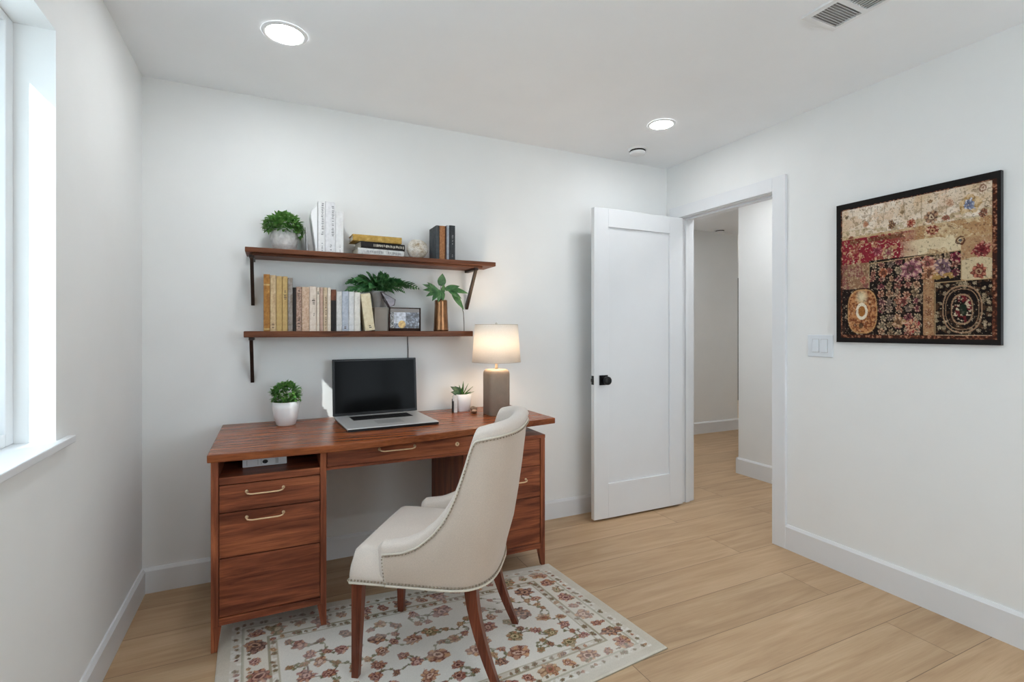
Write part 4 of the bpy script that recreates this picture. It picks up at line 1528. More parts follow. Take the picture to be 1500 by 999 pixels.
Z0 = SL
row = [
    ('tall ochre book, leftmost of the lower shelf row', -0.047, -0.0185, 0.277, oc, dict(depth=0.15, glyph=None, band=([(0.80, 0.83), (0.02, 0.05)], ochre2))),
    ('tall tan floral book second from the left on the lower shelf', -0.018, 0.0085, 0.273, tanf, dict(glyph=[(0.3, 0.8, 0.06, 0.14)])),
    ('tall plain mustard book third from the left on the lower shelf', 0.009, 0.0355, 0.270, ochre2, {}),
    ('tall mustard book with a dark stamped crest, fourth from the left', 0.036, 0.0605, 0.270, ochre2, dict(glyph=[(0.2, 0.8, 0.58, 0.74)])),
    ('tall grey-brown book, last of the five tall ones on the lower shelf', 0.061, 0.0835, 0.264, greyb, {}),
    ('narrow black book right of the tall books on the lower shelf', 0.084, 0.0985, 0.217, dk, {}),
    ('mottled brown and pink book right of the narrow black one', 0.099, 0.1245, 0.221, pk1, dict(glyph=[(0.2, 0.8, 0.7, 0.92), (0.2, 0.8, 0.1, 0.3)])),
    ('wide beige book with faded brown flowers on the lower shelf', 0.125, 0.1595, 0.221, pk2, {}),
    ('pale cream book with two small dark stamps on the lower shelf', 0.160, 0.1935, 0.226, cr1, dict(glyph=[(0.35, 0.8, 0.60, 0.72), (0.55, 0.75, 0.34, 0.40)])),
    ('thin cream book with one dark mark high on its spine', 0.194, 0.2085, 0.222, cr2, dict(glyph=[(0.1, 0.9, 0.84, 0.90)])),
    ('thin rose-brown book in the middle of the lower row', 0.209, 0.2255, 0.222, ros, {}),
    ('thin tan book with dark lettering down its whole spine', 0.226, 0.2445, 0.222, tn3, dict(glyph=[(0.45, 0.85, 0.05, 0.78)])),
    ('plain cream book left of the black and brown one', 0.245, 0.2625, 0.222, cr2, {}),
    ('black book with a brown top on the lower shelf', 0.263, 0.2885, 0.213, dk, dict(band=([(0.74, 0.998)], brn))),
    ('white-grey book right of the black and brown one', 0.289, 0.3165, 0.204, wg, {}),
    ('pale blue-grey book on the lower shelf', 0.317, 0.3495, 0.206, bg, dict(glyph=[(0.3, 0.7, 0.05, 0.12)])),
    ('pale grey book right of the blue-grey one', 0.350, 0.3775, 0.205, wg2, {}),
    ('off-white book beside the leaning cream one', 0.378, 0.409, 0.203, wh2, {}),
]
for lab, x0, x1, h, m_, kw_ in row:
    kw_ = dict(kw_)
    book(lab, G1, x0, x1, Yb + rb.uniform(-0.002, 0.003), kw_.pop('depth', rb.uniform(0.130, 0.150)), Z0, h, m_, gcol=INK, rs=rb, **kw_)
# leaning cream book
lean = math.radians(-7.5)
lb = book('cream book leaning left at the end of the lower row', G1, 0, 0.050, Yb, 0.110, 0, 0.196, crm, gcol=INK, rs=rb, glyph=[(0.35, 0.7, 0.07, 0.14)])
lb.rotation_euler = (0, lean, 0)
lb.location = (0.4595, Yb, Z0 + 0.025 * math.sin(-lean) + 0.0003)

G2 = 'books on the upper shelf'
whb = bmat(lin('#dcdcdc'), lin('#e8e8e8'))
whc = bmat(lin('#d6d6d8'), lin('#e4e4e6'))
ZU = SU
book('tall white book, leftmost of the white ones, with grey lettering', G2, 0.200, 0.2345, 2.724, 0.14, ZU, 0.256, whb, gcol=GREYINK, rs=rb, glyph=[(0.45, 0.85, 0.36, 0.97), (0.5, 0.75, 0.03, 0.18)])
book('tall white book in the middle of the white ones', G2, 0.235, 0.2845, 2.724, 0.14, ZU, 0.259, whc, gcol=GREYINK, rs=rb, glyph=[(0.62, 0.88, 0.34, 0.92), (0.45, 0.65, 0.06, 0.16)])
book('shorter white book, rightmost of the white ones', G2, 0.285, 0.325, 2.724, 0.14, ZU, 0.214, whb, gcol=GREYINK, rs=rb, glyph=[(0.5, 0.6, 0.04, 0.2)])
bl = thing('book', 'slim white book with a splayed cover, left of the white row', 'book', (0.192, 2.732, ZU), 0, G2)
b = BM(); add_prism(b, [(0.1988, ZU), (0.1915, ZU), (0.1660, ZU + 0.188), (0.1690, ZU + 0.206), (0.1800, ZU + 0.224), (0.1988, ZU + 0.244)], 2.732, 2.850, 'y')
link('cover', b, whb, bl, bevel=0.0012)
b = BM(); add_prism(b, [(0.1970, ZU + 0.02), (0.1925, ZU + 0.02), (0.1700, ZU + 0.190), (0.1720, ZU + 0.204), (0.1970, ZU + 0.235)], 2.7312, 2.740, 'y')
link('pages', b, M['ceramic'], bl)
bn = book('thin white booklet leaning behind the potted plant', G2, 0, 0.006, 2.80, 0.08, 0, 0.135, whc)
tl = math.radians(-3)
bn.rotation_euler = (0, tl, 0)
bn.location = (0.1545, 2.80, ZU + 0.003 * math.sin(-tl) + 0.0003)
# dark books at the right end
dgrey = bmat(lin('#33383c'), lin('#454a4e'))
bor = bmat(lin('#8a5a34'), lin('#a8744a'), lin('#c09468'), 90)
dsl = bmat(lin('#26292c'), lin('#34383c'))
brd = bmat(lin('#3a221a'), lin('#4d2e22'))
t = book('dark grey book, leftmost of the dark books on the upper shelf', G2, 0.820, 0.8385, 2.726, 0.14, ZU, 0.190, dgrey)
book('orange-brown book with dark edges between the dark books', G2, 0.839, 0.8715, 2.726, 0.14, ZU, 0.190, bor, rs=rb)
book('thin dark brown book beside the orange-brown one', G2, 0.872, 0.8795, 2.726, 0.14, ZU, 0.190, brd, rs=rb)
book('thin silver-grey book second from the right on the upper shelf', G2, 0.880, 0.8965, 2.726, 0.14, ZU, 0.195, bmat(lin('#8a8f98'), lin('#a2a6ae')), rs=rb)
book('dark slate book with pale lettering, rightmost on the upper shelf', G2, 0.897, 0.932, 2.726, 0.14, ZU, 0.197, dsl, rs=rb, gcol=GREYINK, glyph=[(0.35, 0.7, 0.45, 0.72), (0.4, 0.6, 0.08, 0.16)])


def flat_book(label, xc, yc, z0, ln, dp, th, yaw, mat, glyph=None, gcol=None):
    """lying book, spine towards the room"""
    t = thing('book', label, 'book', (xc, yc, z0), yaw, G2)
    c = 0.002
    b = BM()
    prof = [(dp / 2, 0.0002), (-dp / 2 + 0.003, 0.0002), (-dp / 2, th * 0.25), (-dp / 2, th * 0.75), (-dp / 2 + 0.003, th - 0.0002), (dp / 2, th - 0.0002), (dp / 2, th - c), (-dp / 2 + 0.005, th - c), (-dp / 2 + 0.005, c), (dp / 2, c)]
    add_prism(b, prof, -ln / 2, ln / 2, 'x')
    link('cover', b, mat, t, local=True)
    b = BM(); add_box(b, -ln / 2 + 0.004, ln / 2 - 0.004, -dp / 2 + 0.0052, dp / 2 - 0.003, c, th - c)
    link('pages', b, M['pages'], t, local=True)
    if glyph:
        for (x0, x1) in glyph:
            b = BM()
            glyphs(b, x0 * ln, x1 * ln, th * 0.3, th * 0.75, -dp / 2 - 0.0002, rb, 'x')
            link('spine_lettering', b, gcol, t, local=True)


flat_book('white book at the bottom of the lying stack', 0.513, 2.800, ZU, 0.250, 0.125, 0.036, math.radians(7), bmat(lin('#b8b8b8'), lin('#d8d8d6')), [(-0.32, 0.05), (0.15, 0.42)], GREYINK)
flat_book('black book with white lettering in the middle of the lying stack', 0.523, 2.800, ZU + 0.036, 0.242, 0.120, 0.036, math.radians(8), dk, [(-0.22, 0.46)], M['pages'])
flat_book('mustard yellow book on top of the lying stack', 0.498, 2.795, ZU + 0.072, 0.258, 0.130, 0.034, math.radians(1.5), bmat(lin('#a58238'), lin('#c29e52'), lin('#d4b878')), None, None)

# stone ornament on the upper shelf
b = BM(); bmesh.ops.create_icosphere(b, subdivisions=4, radius=1.0)
for v in b.verts:
    n_ = v.co.normalized()
    s = 1 + 0.10 * mnoise.noise(n_ * 1.7 + Vector((3, 1, 2))) + 0.04 * mnoise.noise(n_ * 5)
    x, y, z = n_ * s
    if z < 0:
        x *= 1 - 0.25 * z * z
        y *= 1 - 0.25 * z * z
    v.co = Vector((x * 0.0585, y * 0.050, max(z, -0.93) * 0.0595))
zmin = min(v.co.z for v in b.verts)
bmesh.ops.translate(b, verts=b.verts, vec=(0.728, 2.785, ZU - zmin))
k = N('speckled_stone')
v_ = k.coord()
n1 = k.noise(v_, 26, 6, 0.7)
n2 = k.noise(v_, 110, 3, 0.7)
base = k.ramp(n1.outputs['Fac'], [(0.40, lin('#dedad4')), (0.55, lin('#cfc6b8')), (0.66, lin('#9a8466'))])
k.set(Base_Color=k.mix(1.0, base, k.ramp(n2.outputs['Fac'], [(0.35, (0.66, 0.6, 0.52)), (0.5, (1, 1, 1))]), 'MULTIPLY'), Roughness=0.6)
k.bump(n2.outputs['Fac'], 0.4, 0.003)
tag(link('stone_ornament', b, k.m, loc=(0.728, 2.785, ZU), smooth=True), 'rounded white and brown speckled stone ornament beside the dark books', 'ornament')

# plant on the upper shelf
cx, cy = 0.046, 2.79
up = thing('potted_plant', 'bushy green plant in a grey faceted pot on the upper shelf', 'plant', (cx, cy, ZU))
b = BM()
prof = [(0.046, 0.0), (0.060, 0.028), (0.0665, 0.058), (0.063, 0.088), (0.055, 0.108), (0.050, 0.108), (0.048, 0.092), (0.01, 0.090)]
seg = 16
rings = []
for i, (r, z) in enumerate(prof):
    off = 0.5 * (i % 2) if i < 5 else 0.5 * (4 % 2)
    rings.append([b.verts.new((cx + r * math.cos(2 * math.pi * (j + off) / seg), cy + r * math.sin(2 * math.pi * (j + off) / seg), ZU + z)) for j in range(seg)])
for i in range(len(rings) - 1):
    a_, c_ = rings[i], rings[i + 1]
    for j in range(seg):
        if i < 4:
            if i % 2 == 0:
                b.faces.new((a_[j], a_[(j + 1) % seg], c_[j]))
                b.faces.new((a_[(j + 1) % seg], c_[(j + 1) % seg], c_[j]))
            else:
                b.faces.new((a_[j], a_[(j + 1) % seg], c_[(j + 1) % seg]))
                b.faces.new((a_[j], c_[(j + 1) % seg], c_[j]))
        else:
            b.faces.new((a_[j], a_[(j + 1) % seg], c_[(j + 1) % seg], c_[j]))
b.faces.new(rings[0][::-1]); b.faces.new(rings[-1])
link('pot', b, mat_mottle('pale_concrete', lin('#b4b2b0'), lin('#cccac8'), 40, 0.8), up)
b = BM(); add_lathe(b, [(0.048, ZU + 0.092), (0.003, ZU + 0.100)], cx, cy, 20)
link('soil', b, M['soil'], up)
b = BM()
bush(b, (cx - 0.004, cy, ZU + 0.128), 0.086, 0.060, 760, 0.024, rs, -0.45)
bush(b, (cx + 0.066, cy - 0.02, ZU + 0.098), 0.022, 0.028, 50, 0.02, rs, -0.9)
bush(b, (cx - 0.072, cy - 0.02, ZU + 0.104), 0.020, 0.022, 40, 0.02, rs, -0.9)
link('foliage', b, M['leaf_bush'], up, smooth=True, recalc=False)

# taupe box, fern on top of it
tb = thing('storage_box', 'taupe box behind the leaning book on the lower shelf', 'box', (0.515, 2.815, SL))
b = BM(); add_box(b, 0.4905, 0.562, 2.775, 2.870, SL, 1.358)
link('body', b, M['taupe_box'], tb, bevel=0.0015)
b = BM(); add_box(b, 0.4890, 0.5635, 2.7735, 2.8715, 1.358, 1.3655)
link('lid', b, M['taupe_box'], tb, bevel=0.0015)
fx, fy, fz = 0.512, 2.822, 1.3655
fe = thing('potted_fern', 'spreading green fern in a small grey pot on the lower shelf', 'plant', (fx, fy, fz))
b = BM()
add_lathe(b, [(0.017, fz), (0.019, fz + 0.002), (0.036, fz + 0.080), (0.039, fz + 0.081), (0.039, fz + 0.090), (0.034, fz + 0.090), (0.032, fz + 0.078), (0.005, fz + 0.076)], fx, fy, 28)
link('pot', b, M['grey_pot'], fe, smooth=True)
b = BM(); add_lathe(b, [(0.0315, fz + 0.076), (0.003, fz + 0.082)], fx, fy, 18)
link('soil', b, M['soil'], fe)
bF, bS = BM(), BM()
fr = random.Random(12)
FR = [(-0.178, -0.06, -0.005, 0.055), (-0.165, -0.03, 0.045, 0.07), (-0.13, -0.075, 0.06, 0.05), (-0.10, -0.03, 0.085, 0.05), (-0.06, -0.07, 0.10, 0.04), (-0.02, -0.06, 0.085, 0.05),
      (0.02, -0.02, 0.110, 0.03), (0.045, -0.06, 0.095, 0.04), (0.085, -0.05, 0.060, 0.06), (0.15, -0.05, 0.045, 0.07), (0.215, -0.055, 0.028, 0.075), (0.13, -0.075, 0.005, 0.06), (0.07, -0.085, 0.0, 0.05),
      (-0.05, -0.085, 0.02, 0.05), (-0.11, -0.08, 0.0, 0.06), (0.01, -0.09, 0.03, 0.05), (0.10, 0.0, 0.07, 0.05), (-0.09, 0.01, 0.08, 0.05), (0.19, -0.03, 0.03, 0.06), (0.05, -0.08, 0.05, 0.05), (-0.02, -0.08, 0.06, 0.05)]
for (dx, dy, dz, lift) in FR:
    p0 = Vector((fx, fy, fz + 0.080))
    p2 = p0 + Vector((dx, dy, dz))
    p1 = p0 + Vector((dx * 0.45, dy * 0.45, dz * 0.5 + lift))
    pts = [(1 - t) ** 2 * p0 + 2 * t * (1 - t) * p1 + t * t * p2 for t in [i / 16 for i in range(17)]]
    add_tube(bS, pts, [0.0014 * (1 - i / 20) for i in range(17)], 5)
    ln = (p2 - p0).length
    for i in range(3, 17):
        tdir = (pts[min(i + 1, 16)] - pts[i - 1]).normalized()
        side = tdir.cross(Vector((0, 0, 1))).normalized()
        sz = (0.30 * ln + 0.012) * math.sin(math.pi * min(1, 0.18 + 0.80 * i / 16)) * 0.62 + 0.006
        for s in (-1, 1):
            d = side * s * 0.55 + tdir * 0.75 + Vector((0, 0, s * 0.45 + fr.uniform(-0.15, 0.25)))
            add_leaf(bF, pts[i], d, sz * fr.uniform(0.9, 1.25), 0.0125, up=(fr.uniform(-.3, .3), -0.9, 0.6), droop=0.15, n=3)
    add_leaf(bF, pts[-1], pts[-1] - pts[-2], 0.02, 0.006, n=2)
link('fronds', bF, M['leaf_fern'], fe, smooth=True, recalc=False)
link('frond_stems', bS, M['leaf_fern'], fe)

# picture frame
pf = thing('picture_frame', 'small dark wood picture frame on the lower shelf', 'picture frame', (0.652, 2.77, SL))
b = BM()
x0, x1, z0, z1, y0, y1 = 0.5655, 0.741, SL, 1.3655, 2.760, 2.775
add_box(b, x0, x0 + 0.006, y0, y1, z0, z1)
add_box(b, x1 - 0.008, x1, y0, y1, z0, z1)
add_box(b, x0, x1, y0, y1, z1 - 0.005, z1)
add_box(b, x0, x1, y0, y1, z0, z0 + 0.016)
link('frame', b, mat_plain('dark_frame_wood', (0.030, 0.013, 0.008), 0.5, 0.3, 30, spec=0.1), pf, bevel=0.001)


def mat_photo():
    k = N('framed_picture')
    tc = k.n('ShaderNodeTexCoord')
    sp = k.n('ShaderNodeSeparateXYZ')
    k.l(tc.outputs['Generated'], sp.inputs[0])

    def step(sock, thr, gt=True):
        m = k.n('ShaderNodeMath', operation='GREATER_THAN' if gt else 'LESS_THAN')
        k.l(sock, m.inputs[0])
        m.inputs[1].default_value = thr
        return m.outputs[0]

    def mul(a, b_):
        m = k.n('ShaderNodeMath', operation='MULTIPLY')
        k.l(a, m.inputs[0]); k.l(b_, m.inputs[1])
        return m.outputs[0]
    v = k.coord((1, 1, 1))
    nz = k.noise(v, 55, 4, 0.6)
    nf = k.noise(v, 240, 3, 0.7)
    c = k.ramp(nz.outputs['Fac'], [(0.35, lin('#1c1a1c')), (0.5, lin('#4a4a54')), (0.6, lin('#8f95a2'))])
    pale = k.ramp(nz.outputs['Fac'], [(0.35, lin('#8a8a92')), (0.6, lin('#c9ccd4'))])
    c = k.mix(mul(step(sp.outputs[0], 0.53, False), step(sp.outputs[2], 0.25)), c, pale)
    left = k.ramp(nf.outputs['Fac'], [(0.45, lin('#2a2422')), (0.6, lin('#b0aaa4'))])
    c = k.mix(step(sp.outputs[0], 0.13, False), c, left)
    c = k.mix(step(sp.outputs[2], 0.80), c, lin('#6b6058'))
    # the round golden shape
    vm = k.n('ShaderNodeVectorMath', operation='DISTANCE')
    mp = k.n('ShaderNodeMapping')
    mp.inputs['Scale'].default_value = (1.55, 0, 1)
    k.l(tc.outputs['Generated'], mp.inputs['Vector'])
    k.l(mp.outputs[0], vm.inputs[0])
    vm.inputs[1].default_value = (0.40 * 1.55, 0, 0.20)
    gold = k.ramp(nz.outputs['Fac'], [(0.35, lin('#a8742c')), (0.6, lin('#dcb45c'))])
    c = k.mix(step(vm.outputs['Value'], 0.19, False), c, gold)
    k.set(Base_Color=c, Roughness=0.3)
    return k.m


b = BM(); add_box(b, x0 + 0.005, x1 - 0.007, y0 + 0.003, y0 + 0.006, z0 + 0.015, z1 - 0.004)
link('picture', b, mat_photo(), pf)
b = BM(); add_box(b, x0 + 0.004, x1 - 0.006, y1 - 0.004, y1 - 0.0005, z0 + 0.010, z1 - 0.004)
add_prism(b, [(y1 - 0.002, z0 + 0.09), (y1 + 0.045, z0), (y1 + 0.049, z0), (y1 + 0.002, z0 + 0.09)], 0.64, 0.665, 'x')
link('easel_back', b, M['black'], pf)

# geometric ornament balanced on the box and frame
go = thing('geometric_ornament', 'small smoky faceted ornament tilted on top of the picture frame', 'ornament', (0.56, 2.79, 1.366))
b = BM()
gp = [(0.5185, 1.4490), (0.596, 1.4090), (0.590, 1.3785), (0.5665, 1.3680), (0.5595, 1.3800)]
add_prism(b, gp, 2.764, 2.815, 'y')
bmesh.ops.translate(b, verts=b.verts, vec=(0.004, 0, -0.0012))
link('body', b, mat_plain('smoky_plum_glass', (0.16, 0.13, 0.15), 0.15, 0.25, 25), go)
b = BM()
n_ = len(gp)
for yy in (2.764, 2.815):
    for i in range(n_):
        a_, c_ = gp[i], gp[(i + 1) % n_]
        add_tube(b, [(a_[0] + 0.004, yy, a_[1] - 0.0002), (c_[0] + 0.004, yy, c_[1] - 0.0002)], 0.0014, 6)
for a_ in gp:
    add_tube(b, [(a_[0] + 0.004, 2.764, a_[1] - 0.0002), (a_[0] + 0.004, 2.815, a_[1] - 0.0002)], 0.0014, 6)
link('edge_frame', b, M['bracket'], go)

# copper vase with leaves
vx, vy = 0.864, 2.780
va = thing('copper_vase', 'ribbed copper vase with green leaves on the lower shelf', 'vase', (vx, vy, SL))
b = BM()
prof = [(0.040, SL), (0.0435, SL + 0.004)]
for i in range(19):
    z = SL + 0.008 + i * 0.0088
    r = 0.0425 - 0.0065 * min(1, (i / 18) * 1.15)
    prof += [(r + 0.0009, z), (r - 0.0009, z + 0.0044)]
prof += [(0.0355, SL + 0.176), (0.0325, SL + 0.177), (0.030, SL + 0.165), (0.003, SL + 0.163)]
add_lathe(b, prof, vx, vy, 40)
link('vase_body', b, mat_plain('ribbed_copper', (0.25, 0.12, 0.055), 0.26, 0.25, 30, metal=0.8), va, smooth=True)
b, b2 = BM(), BM()
top = Vector((vx, vy, SL + 0.168))


def leaf_stem(p, mid):
    add_tube(b2, [top, (top + Vector(p)) / 2 + Vector(mid), Vector(p)], [0.0022, 0.0018, 0.0014], 6)


def vleaf(p, d, ln, wd, droop=0.3, fold=0.3):
    add_leaf(b, p, d, ln, wd, up=(0.1, -1, 0.45), droop=droop * 0.3, fold=fold, n=6)


leaf_stem((0.862, 2.775, 1.505), (0, 0, 0.005))
vleaf((0.862, 2.775, 1.495), (0.12, -0.1, 1), 0.072, 0.052, 0.1, 0.15)
leaf_stem((0.835, 2.76, 1.468), (0, 0, 0.01))
for (dx, dz, ln, o, wd) in ((-1, 0.30, 0.105, 0, 0.030), (-1, -0.02, 0.098, 0.0, 0.030), (-0.9, -0.45, 0.088, 0.0, 0.030), (-0.6, -0.85, 0.080, -0.004, 0.030), (-0.9, 0.62, 0.075, 0.008, 0.026), (-0.25, -1, 0.075, -0.012, 0.030), (-0.75, -0.65, 0.07, -0.012, 0.028)):
    vleaf((0.840 - o, 2.756, 1.468), (dx, -0.25, dz), ln, wd, 0.12, 0.2)
vleaf((0.862, 2.758, 1.465), (0.05, -0.25, -1), 0.06, 0.030, 0.0)
vleaf((0.868, 2.77, 1.450), (0.10, -0.3, 1), 0.06, 0.026, 0.1)
leaf_stem((0.885, 2.768, 1.476), (0, 0, 0.008))
vleaf((0.884, 2.764, 1.474), (1, -0.12, 0.30), 0.090, 0.038, 0.35, 0.15)
vleaf((0.905, 2.764, 1.482), (1, -0.15, -0.22), 0.120, 0.036, 0.12, 0.15)
vleaf((0.900, 2.762, 1.476), (0.9, -0.2, -0.62), 0.095, 0.036, 0.05, 0.15)
vleaf((0.925, 2.762, 1.462), (0.60, -0.1, -0.95), 0.125, 0.042, -0.12, 0.15)
link('leaves', b, M['leaf_vase'], va, smooth=True, recalc=False)
add_tube(b2, [(0.985, 2.758, 1.372), (0.992, 2.757, 1.34), (0.995, 2.757, 1.29), (0.996, 2.757, SL + 0.0008)], 0.0020, 6)
link('stems', b2, M['stem'], va, smooth=True)

# cable behind the lower shelf
b = BM()
add_tube(b, [(0.696, 2.884, SL - 0.031), (0.6965, 2.884, 1.17), (0.699, 2.884, 1.13), (0.6985, 2.884, 1.05), (0.66, 2.884, 0.90), (0.62, 2.884, 0.78), (0.61, 2.884, 0.72)], 0.0023, 8)
tag(link('power_cord', b, M['cable'], loc=(0.697, 2.884, SL - 0.03), smooth=True), 'thin dark cord hanging down the wall under the lower shelf', 'cord')

# ------------------------------------------------------------------ chair
def make_chair():
    CZ = math.radians(55.6)
    t = thing('dining_chair', 'cream linen wingback-style desk chair with nailhead trim and mahogany legs', 'chair', (0.596, 1.888, RT), CZ)
    oz = -RT                       # heights below are above the floor
    hw = 0.250
    # plan curve of the shell: near arm front -> round back -> far arm front
    half = []
    yfr = 0.145
    for y in np.linspace(yfr, -0.055, 26):
        half.append((-hw + 0.0 * y, float(y)))
    a_, bb = hw, 0.190
    for k in range(1, 60):
        th = math.pi / 2 * (k / 60) ** 1.25
        cx_ = -a_ * abs(math.cos(th)) ** (2 / 2.9)
        cy_ = -0.055 - bb * abs(math.sin(th)) ** (2 / 2.9)
        half.append((cx_, cy_))
    half.append((0.0, -0.055 - bb))
    pl_ = half + [(-x, y) for x, y in half[-2::-1]]
    n = len(pl_)
    ks = [(0.20, 0.503), (0.145, 0.506), (0.07, 0.517), (0.02, 0.540), (-0.025, 0.585), (-0.055, 0.635), (-0.076, 0.70), (-0.090, 0.775), (-0.099, 0.85), (-0.1045, 0.893), (-0.112, 0.909), (-0.16, 0.919), (-0.245, 0.930)]

    def htop(y):
        for (y0, h0), (y1, h1) in zip(ks, ks[1:]):
            if y <= y0 and y >= y1:
                f = (y0 - y) / (y0 - y1)
                return h0 + (h1 - h0) * f
        return ks[-1][1] if y < ks[-1][0] else ks[0][1]
    hts = [htop(y) for x, y in pl_]
    for _ in range(2):
        hts = [hts[0]] + [(hts[i - 1] + 2 * hts[i] + hts[i + 1]) / 4 for i in range(1, n - 1)] + [hts[-1]]

    def nrm(i):
        a = Vector(pl_[max(i - 1, 0)]); c = Vector(pl_[min(i + 1, n - 1)])
        d = (c - a).normalized()
        return Vector((d.y, -d.x))          # outward (left of travel is inside)
    cen = Vector((0, 0))
    N2 = []
    for i in range(n):
        v = nrm(i)
        if v.dot(Vector(pl_[i]) - cen) < 0:
            v = -v
        N2.append(v)

    def lean(i, z):
        y = pl_[i][1]
        k = min(1.0, max(0.0, (0.10 - y) / 0.22))
        k = k * k * (3 - 2 * k)
        return -0.155 * k * max(0.0, z - 0.40)

    def P(i, off, z):
        x, y = pl_[i]
        v = N2[i]
        # seat shell narrows a little towards the bottom
        q = Vector((x, y)) + v * off
        tp = 1.0 - 0.06 * max(0, (0.50 - z)) / 0.15
        return Vector((q.x * tp, q.y * tp + lean(i, z), z + oz))
    TH = 0.052
    zb_ = 0.352

    def prof(i):
        h = hts[i]
        sh = h - 0.040
        pts = []
        for f in (0, 0.12, 0.3, 0.5, 0.7, 0.88):
            z = zb_ + (sh - zb_) * f
            pts.append((0.010 * math.sin(math.pi * f) * 0.8, z))
        pts.append((0.0, sh))
        # padded roll over the top
        for a in (160, 130, 100, 70, 40, 15):
            ar = math.radians(a)
            pts.append((-TH / 2 - (TH / 2 + 0.005) * math.cos(math.pi - ar) * -1, sh + 0.014 + 0.028 * math.sin(ar)) if False else (-TH / 2 + (TH / 2 + 0.006) * math.cos(math.radians(180 - a)), sh + 0.012 + 0.029 * math.sin(ar)))
        pts.append((-TH, sh - 0.004))
        zi = 0.40
        for f in (0.25, 0.6, 1.0):
            pts.append((-TH + 0.004 * (1 - f), sh - 0.004 + (zi - sh + 0.004) * f))
        return pts
    # outer panel (to the seam) and inner padding are separate parts
    profs = [prof(i) for i in range(n)]
    NO = 7
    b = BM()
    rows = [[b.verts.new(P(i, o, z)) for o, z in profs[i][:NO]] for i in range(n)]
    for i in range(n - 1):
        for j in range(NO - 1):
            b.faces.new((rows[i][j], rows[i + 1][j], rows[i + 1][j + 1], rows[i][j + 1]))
    link('outer_back', b, M['linen_shaded'], t, local=True, smooth=True)
    b = BM()
    rows = [[b.verts.new(P(i, o, z)) for o, z in profs[i][NO - 1:]] for i in range(n)]
    m_ = len(rows[0])
    for i in range(n - 1):
        for j in range(m_ - 1):
            b.faces.new((rows[i][j], rows[i + 1][j], rows[i + 1][j + 1], rows[i][j + 1]))
    link('inner_back', b, M['linen'], t, local=True, smooth=True)
    # front faces of the arms: padded strip down to the seat rail
    for i in (0, n - 1):
        b = BM()
        pp = profs[i]
        x, y = pl_[i]
        outer = []
        for o, z in pp:
            outer.append(P(i, o, z))
        outer.append(P(i, -TH, zb_))
        c = sum(outer, Vector()) / len(outer)
        A = [b.verts.new(p) for p in outer]
        Bv = [b.verts.new(c + (p - c) * 0.80 + Vector((0, 0.016, 0))) for p in outer]
        for k in range(len(A)):
            k2 = (k + 1) % len(A)
            b.faces.new((A[k], A[k2], Bv[k2], Bv[k]))
        b.faces.new(Bv)
        link('arm_front', b, M['linen'], t, local=True, smooth=True)
    # welt along the seam and down the arm front
    b = BM()
    seam = [P(0, 0.003, zb_ + 0.004)] + [P(0, 0.003, zb_ + (hts[0] - 0.044 - zb_) * f) for f in (0.3, 0.6, 0.9)]
    seam += [P(i, 0.003, hts[i] - 0.041) for i in range(n)]
    seam += [P(n - 1, 0.003, zb_ + (hts[-1] - 0.044 - zb_) * f) for f in (0.9, 0.6, 0.3)] + [P(n - 1, 0.003, zb_ + 0.004)]
    add_tube(b, seam, 0.0038, 8)
    link('piping', b, M['piping'], t, local=True, smooth=True)

    # nailheads: along the seam and along the bottom edge
    def resample(pts, step):
        out, acc = [pts[0]], 0.0
        for a, c in zip(pts, pts[1:]):
            d = (c - a).length
            while acc + d >= step:
                f = (step - acc) / d
                a = a + (c - a) * f
                out.append(a.copy())
                d = (c - a).length
                acc = 0.0
            acc += d
        return out
    b = BM()
    bot = [P(i, 0.004, zb_ + 0.010) for i in range(n)]
    fpts = [Vector((-0.238, 0.20, zb_ + 0.010 + oz)), Vector((-0.238, 0.278, zb_ + 0.010 + oz)), Vector((0.238, 0.278, zb_ + 0.010 + oz)), Vector((0.238, 0.20, zb_ + 0.010 + oz))]
    for p in resample(bot, 0.0125) + resample([Vector((-0.2385, 0.15, zb_ + 0.010 + oz))] + fpts[:2], 0.0125) + resample([fpts[2], Vector((0.2385, 0.15, zb_ + 0.010 + oz))], 0.0125):
        bmesh.ops.create_icosphere(b, subdivisions=1, radius=0.0042, matrix=Matrix.Translation(p))
    for p in resample([q + Vector((q.x, q.y, 0)).normalized() * 0.0035 + Vector((0, 0, -0.0065)) for q in seam], 0.0125):
        bmesh.ops.create_icosphere(b, subdivisions=1, radius=0.0030, matrix=Matrix.Translation(p))
    link('nailhead_trim', b, M['nail'], t, local=True, smooth=True)
    b = BM()
    add_tube(b, [P(i, 0.004, zb_ + 0.001) for i in range(n)], 0.0045, 8)
    add_tube(b, [Vector((-0.236, 0.14, zb_ + 0.001 + oz)), Vector((-0.238, 0.270, zb_ + 0.001 + oz)), Vector((-0.22, 0.281, zb_ + 0.001 + oz)), Vector((0.22, 0.281, zb_ + 0.001 + oz)), Vector((0.238, 0.270, zb_ + 0.001 + oz)), Vector((0.236, 0.14, zb_ + 0.001 + oz))], 0.0045, 8)
    link('bottom_welt', b, M['piping'], t, local=True, smooth=True)
    # seat: crowned cushion reaching in front of the arms
    b = BM()
    nu, nv = 29, 29
    sx0, sy0, sy1 = 0.236, -0.120, 0.278

    def seat_xy(u, v):
        # superellipse-ish rounded plan
        x = (u * 2 - 1)
        y = (v * 2 - 1)
        yy = (sy0 + sy1) / 2 + y * (sy1 - sy0) / 2
        wid = sx0 if yy > 0.10 else sx0 - (0.10 - yy) * 0.16
        rr = 1.0
        ax, ay = abs(x), abs(y)
        if yy > 0.1 and ax > 0.8:
            yy -= (ax - 0.8) ** 2 * 0.28
        return x * wid, yy
    G = []
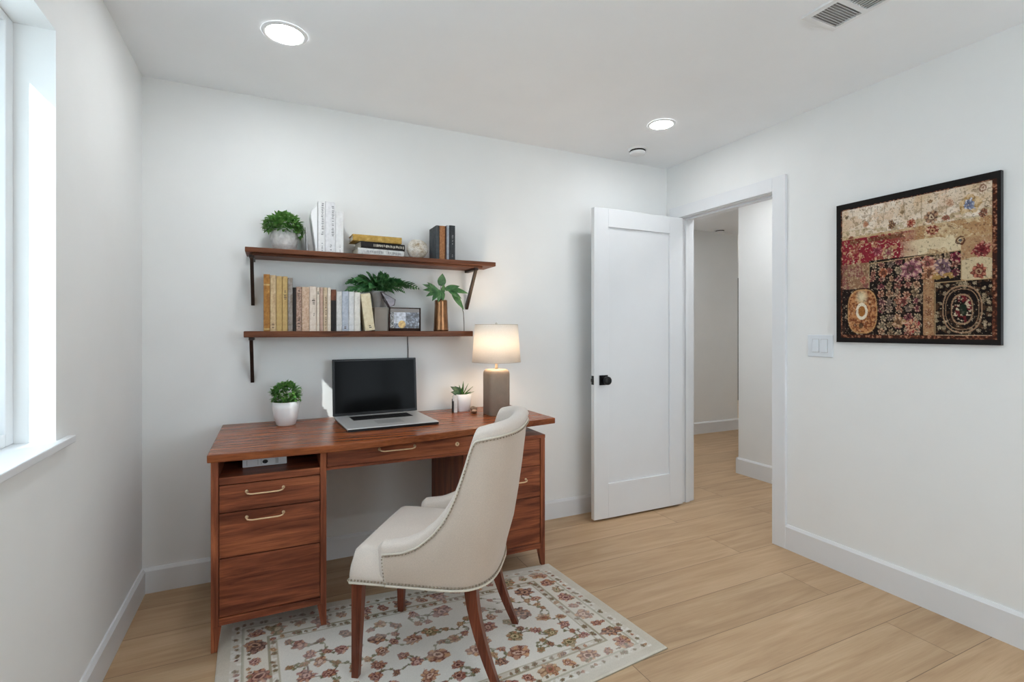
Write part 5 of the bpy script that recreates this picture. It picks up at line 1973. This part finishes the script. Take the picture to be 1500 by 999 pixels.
    for iv in range(nv):
        rowv = []
        for iu in range(nu):
            u, v = iu / (nu - 1), iv / (nv - 1)
            x, y = seat_xy(u, v)
            ex = min(1, (1 - abs(2 * u - 1)) / 0.16)
            ey = min(1, (1 - v) / 0.14) if v > 0.5 else 1
            rnd = (1 - (1 - ex) ** 2.6) ** 0.5 * (1 - (1 - ey) ** 2.6) ** 0.5
            crown = 0.014 * (1 - (2 * u - 1) ** 2) * (1 - (2 * v - 1) ** 2)
            z = 0.405 + 0.066 * rnd + crown + 0.004 * (v - 0.5)
            rowv.append(b.verts.new((x, y, z + oz)))
        G.append(rowv)
    for iv in range(nv - 1):
        for iu in range(nu - 1):
            b.faces.new((G[iv][iu], G[iv][iu + 1], G[iv + 1][iu + 1], G[iv + 1][iu]))
    border = [G[0][i] for i in range(nu)] + [G[j][nu - 1] for j in range(1, nv)] + [G[nv - 1][i] for i in range(nu - 2, -1, -1)] + [G[j][0] for j in range(nv - 2, 0, -1)]
    low = [b.verts.new((v.co.x * 1.004, v.co.y * 1.002, zb_ + oz)) for v in border]
    mid = [b.verts.new((v.co.x * 1.012, v.co.y * 1.010, 0.378 + oz)) for v in border]
    for i in range(len(border)):
        j = (i + 1) % len(border)
        b.faces.new((border[i], border[j], mid[j], mid[i]))
        b.faces.new((mid[i], mid[j], low[j], low[i]))
    b.faces.new(low)
    link('seat', b, M['linen'], t, local=True, smooth=True)
    # legs
    for sx in (-1, 1):
        b = BM()
        xs = sx * 0.206
        yt = 0.250
        xo = xs + sx * 0.020
        add_frustum(b, (min(xo, xo - sx * 0.025), max(xo, xo - sx * 0.025), yt - 0.006, yt + 0.019, 0.0), (min(xo, xo - sx * 0.040), max(xo, xo - sx * 0.040), yt - 0.021, yt + 0.019, zb_ + oz + 0.002))
        # taper is on the inner faces only: straighten the outer edge
        link('leg', b, M['leg'], t, local=True, bevel=0.002)
    for sx in (-1, 1):
        b = BM()
        secs = []
        for f in np.linspace(0, 1, 9):
            z = (zb_ + 0.010) * (1 - f)
            y = -0.155 - 0.100 * f ** 1.6
            x = sx * (0.178 + 0.022 * f)
            s = 0.0225 - 0.010 * f
            secs.append([b.verts.new((x + dx * s, y + dy * s, z + (oz if f == 0 else oz * (1 - f)))) for dx, dy in ((-1, -1), (1, -1), (1, 1), (-1, 1))])
        for A, Bv in zip(secs, secs[1:]):
            for k in range(4):
                b.faces.new((A[k], A[(k + 1) % 4], Bv[(k + 1) % 4], Bv[k]))
        b.faces.new(secs[0]); b.faces.new(secs[-1][::-1])
        link('leg', b, M['leg'], t, local=True, bevel=0.002)


make_chair()
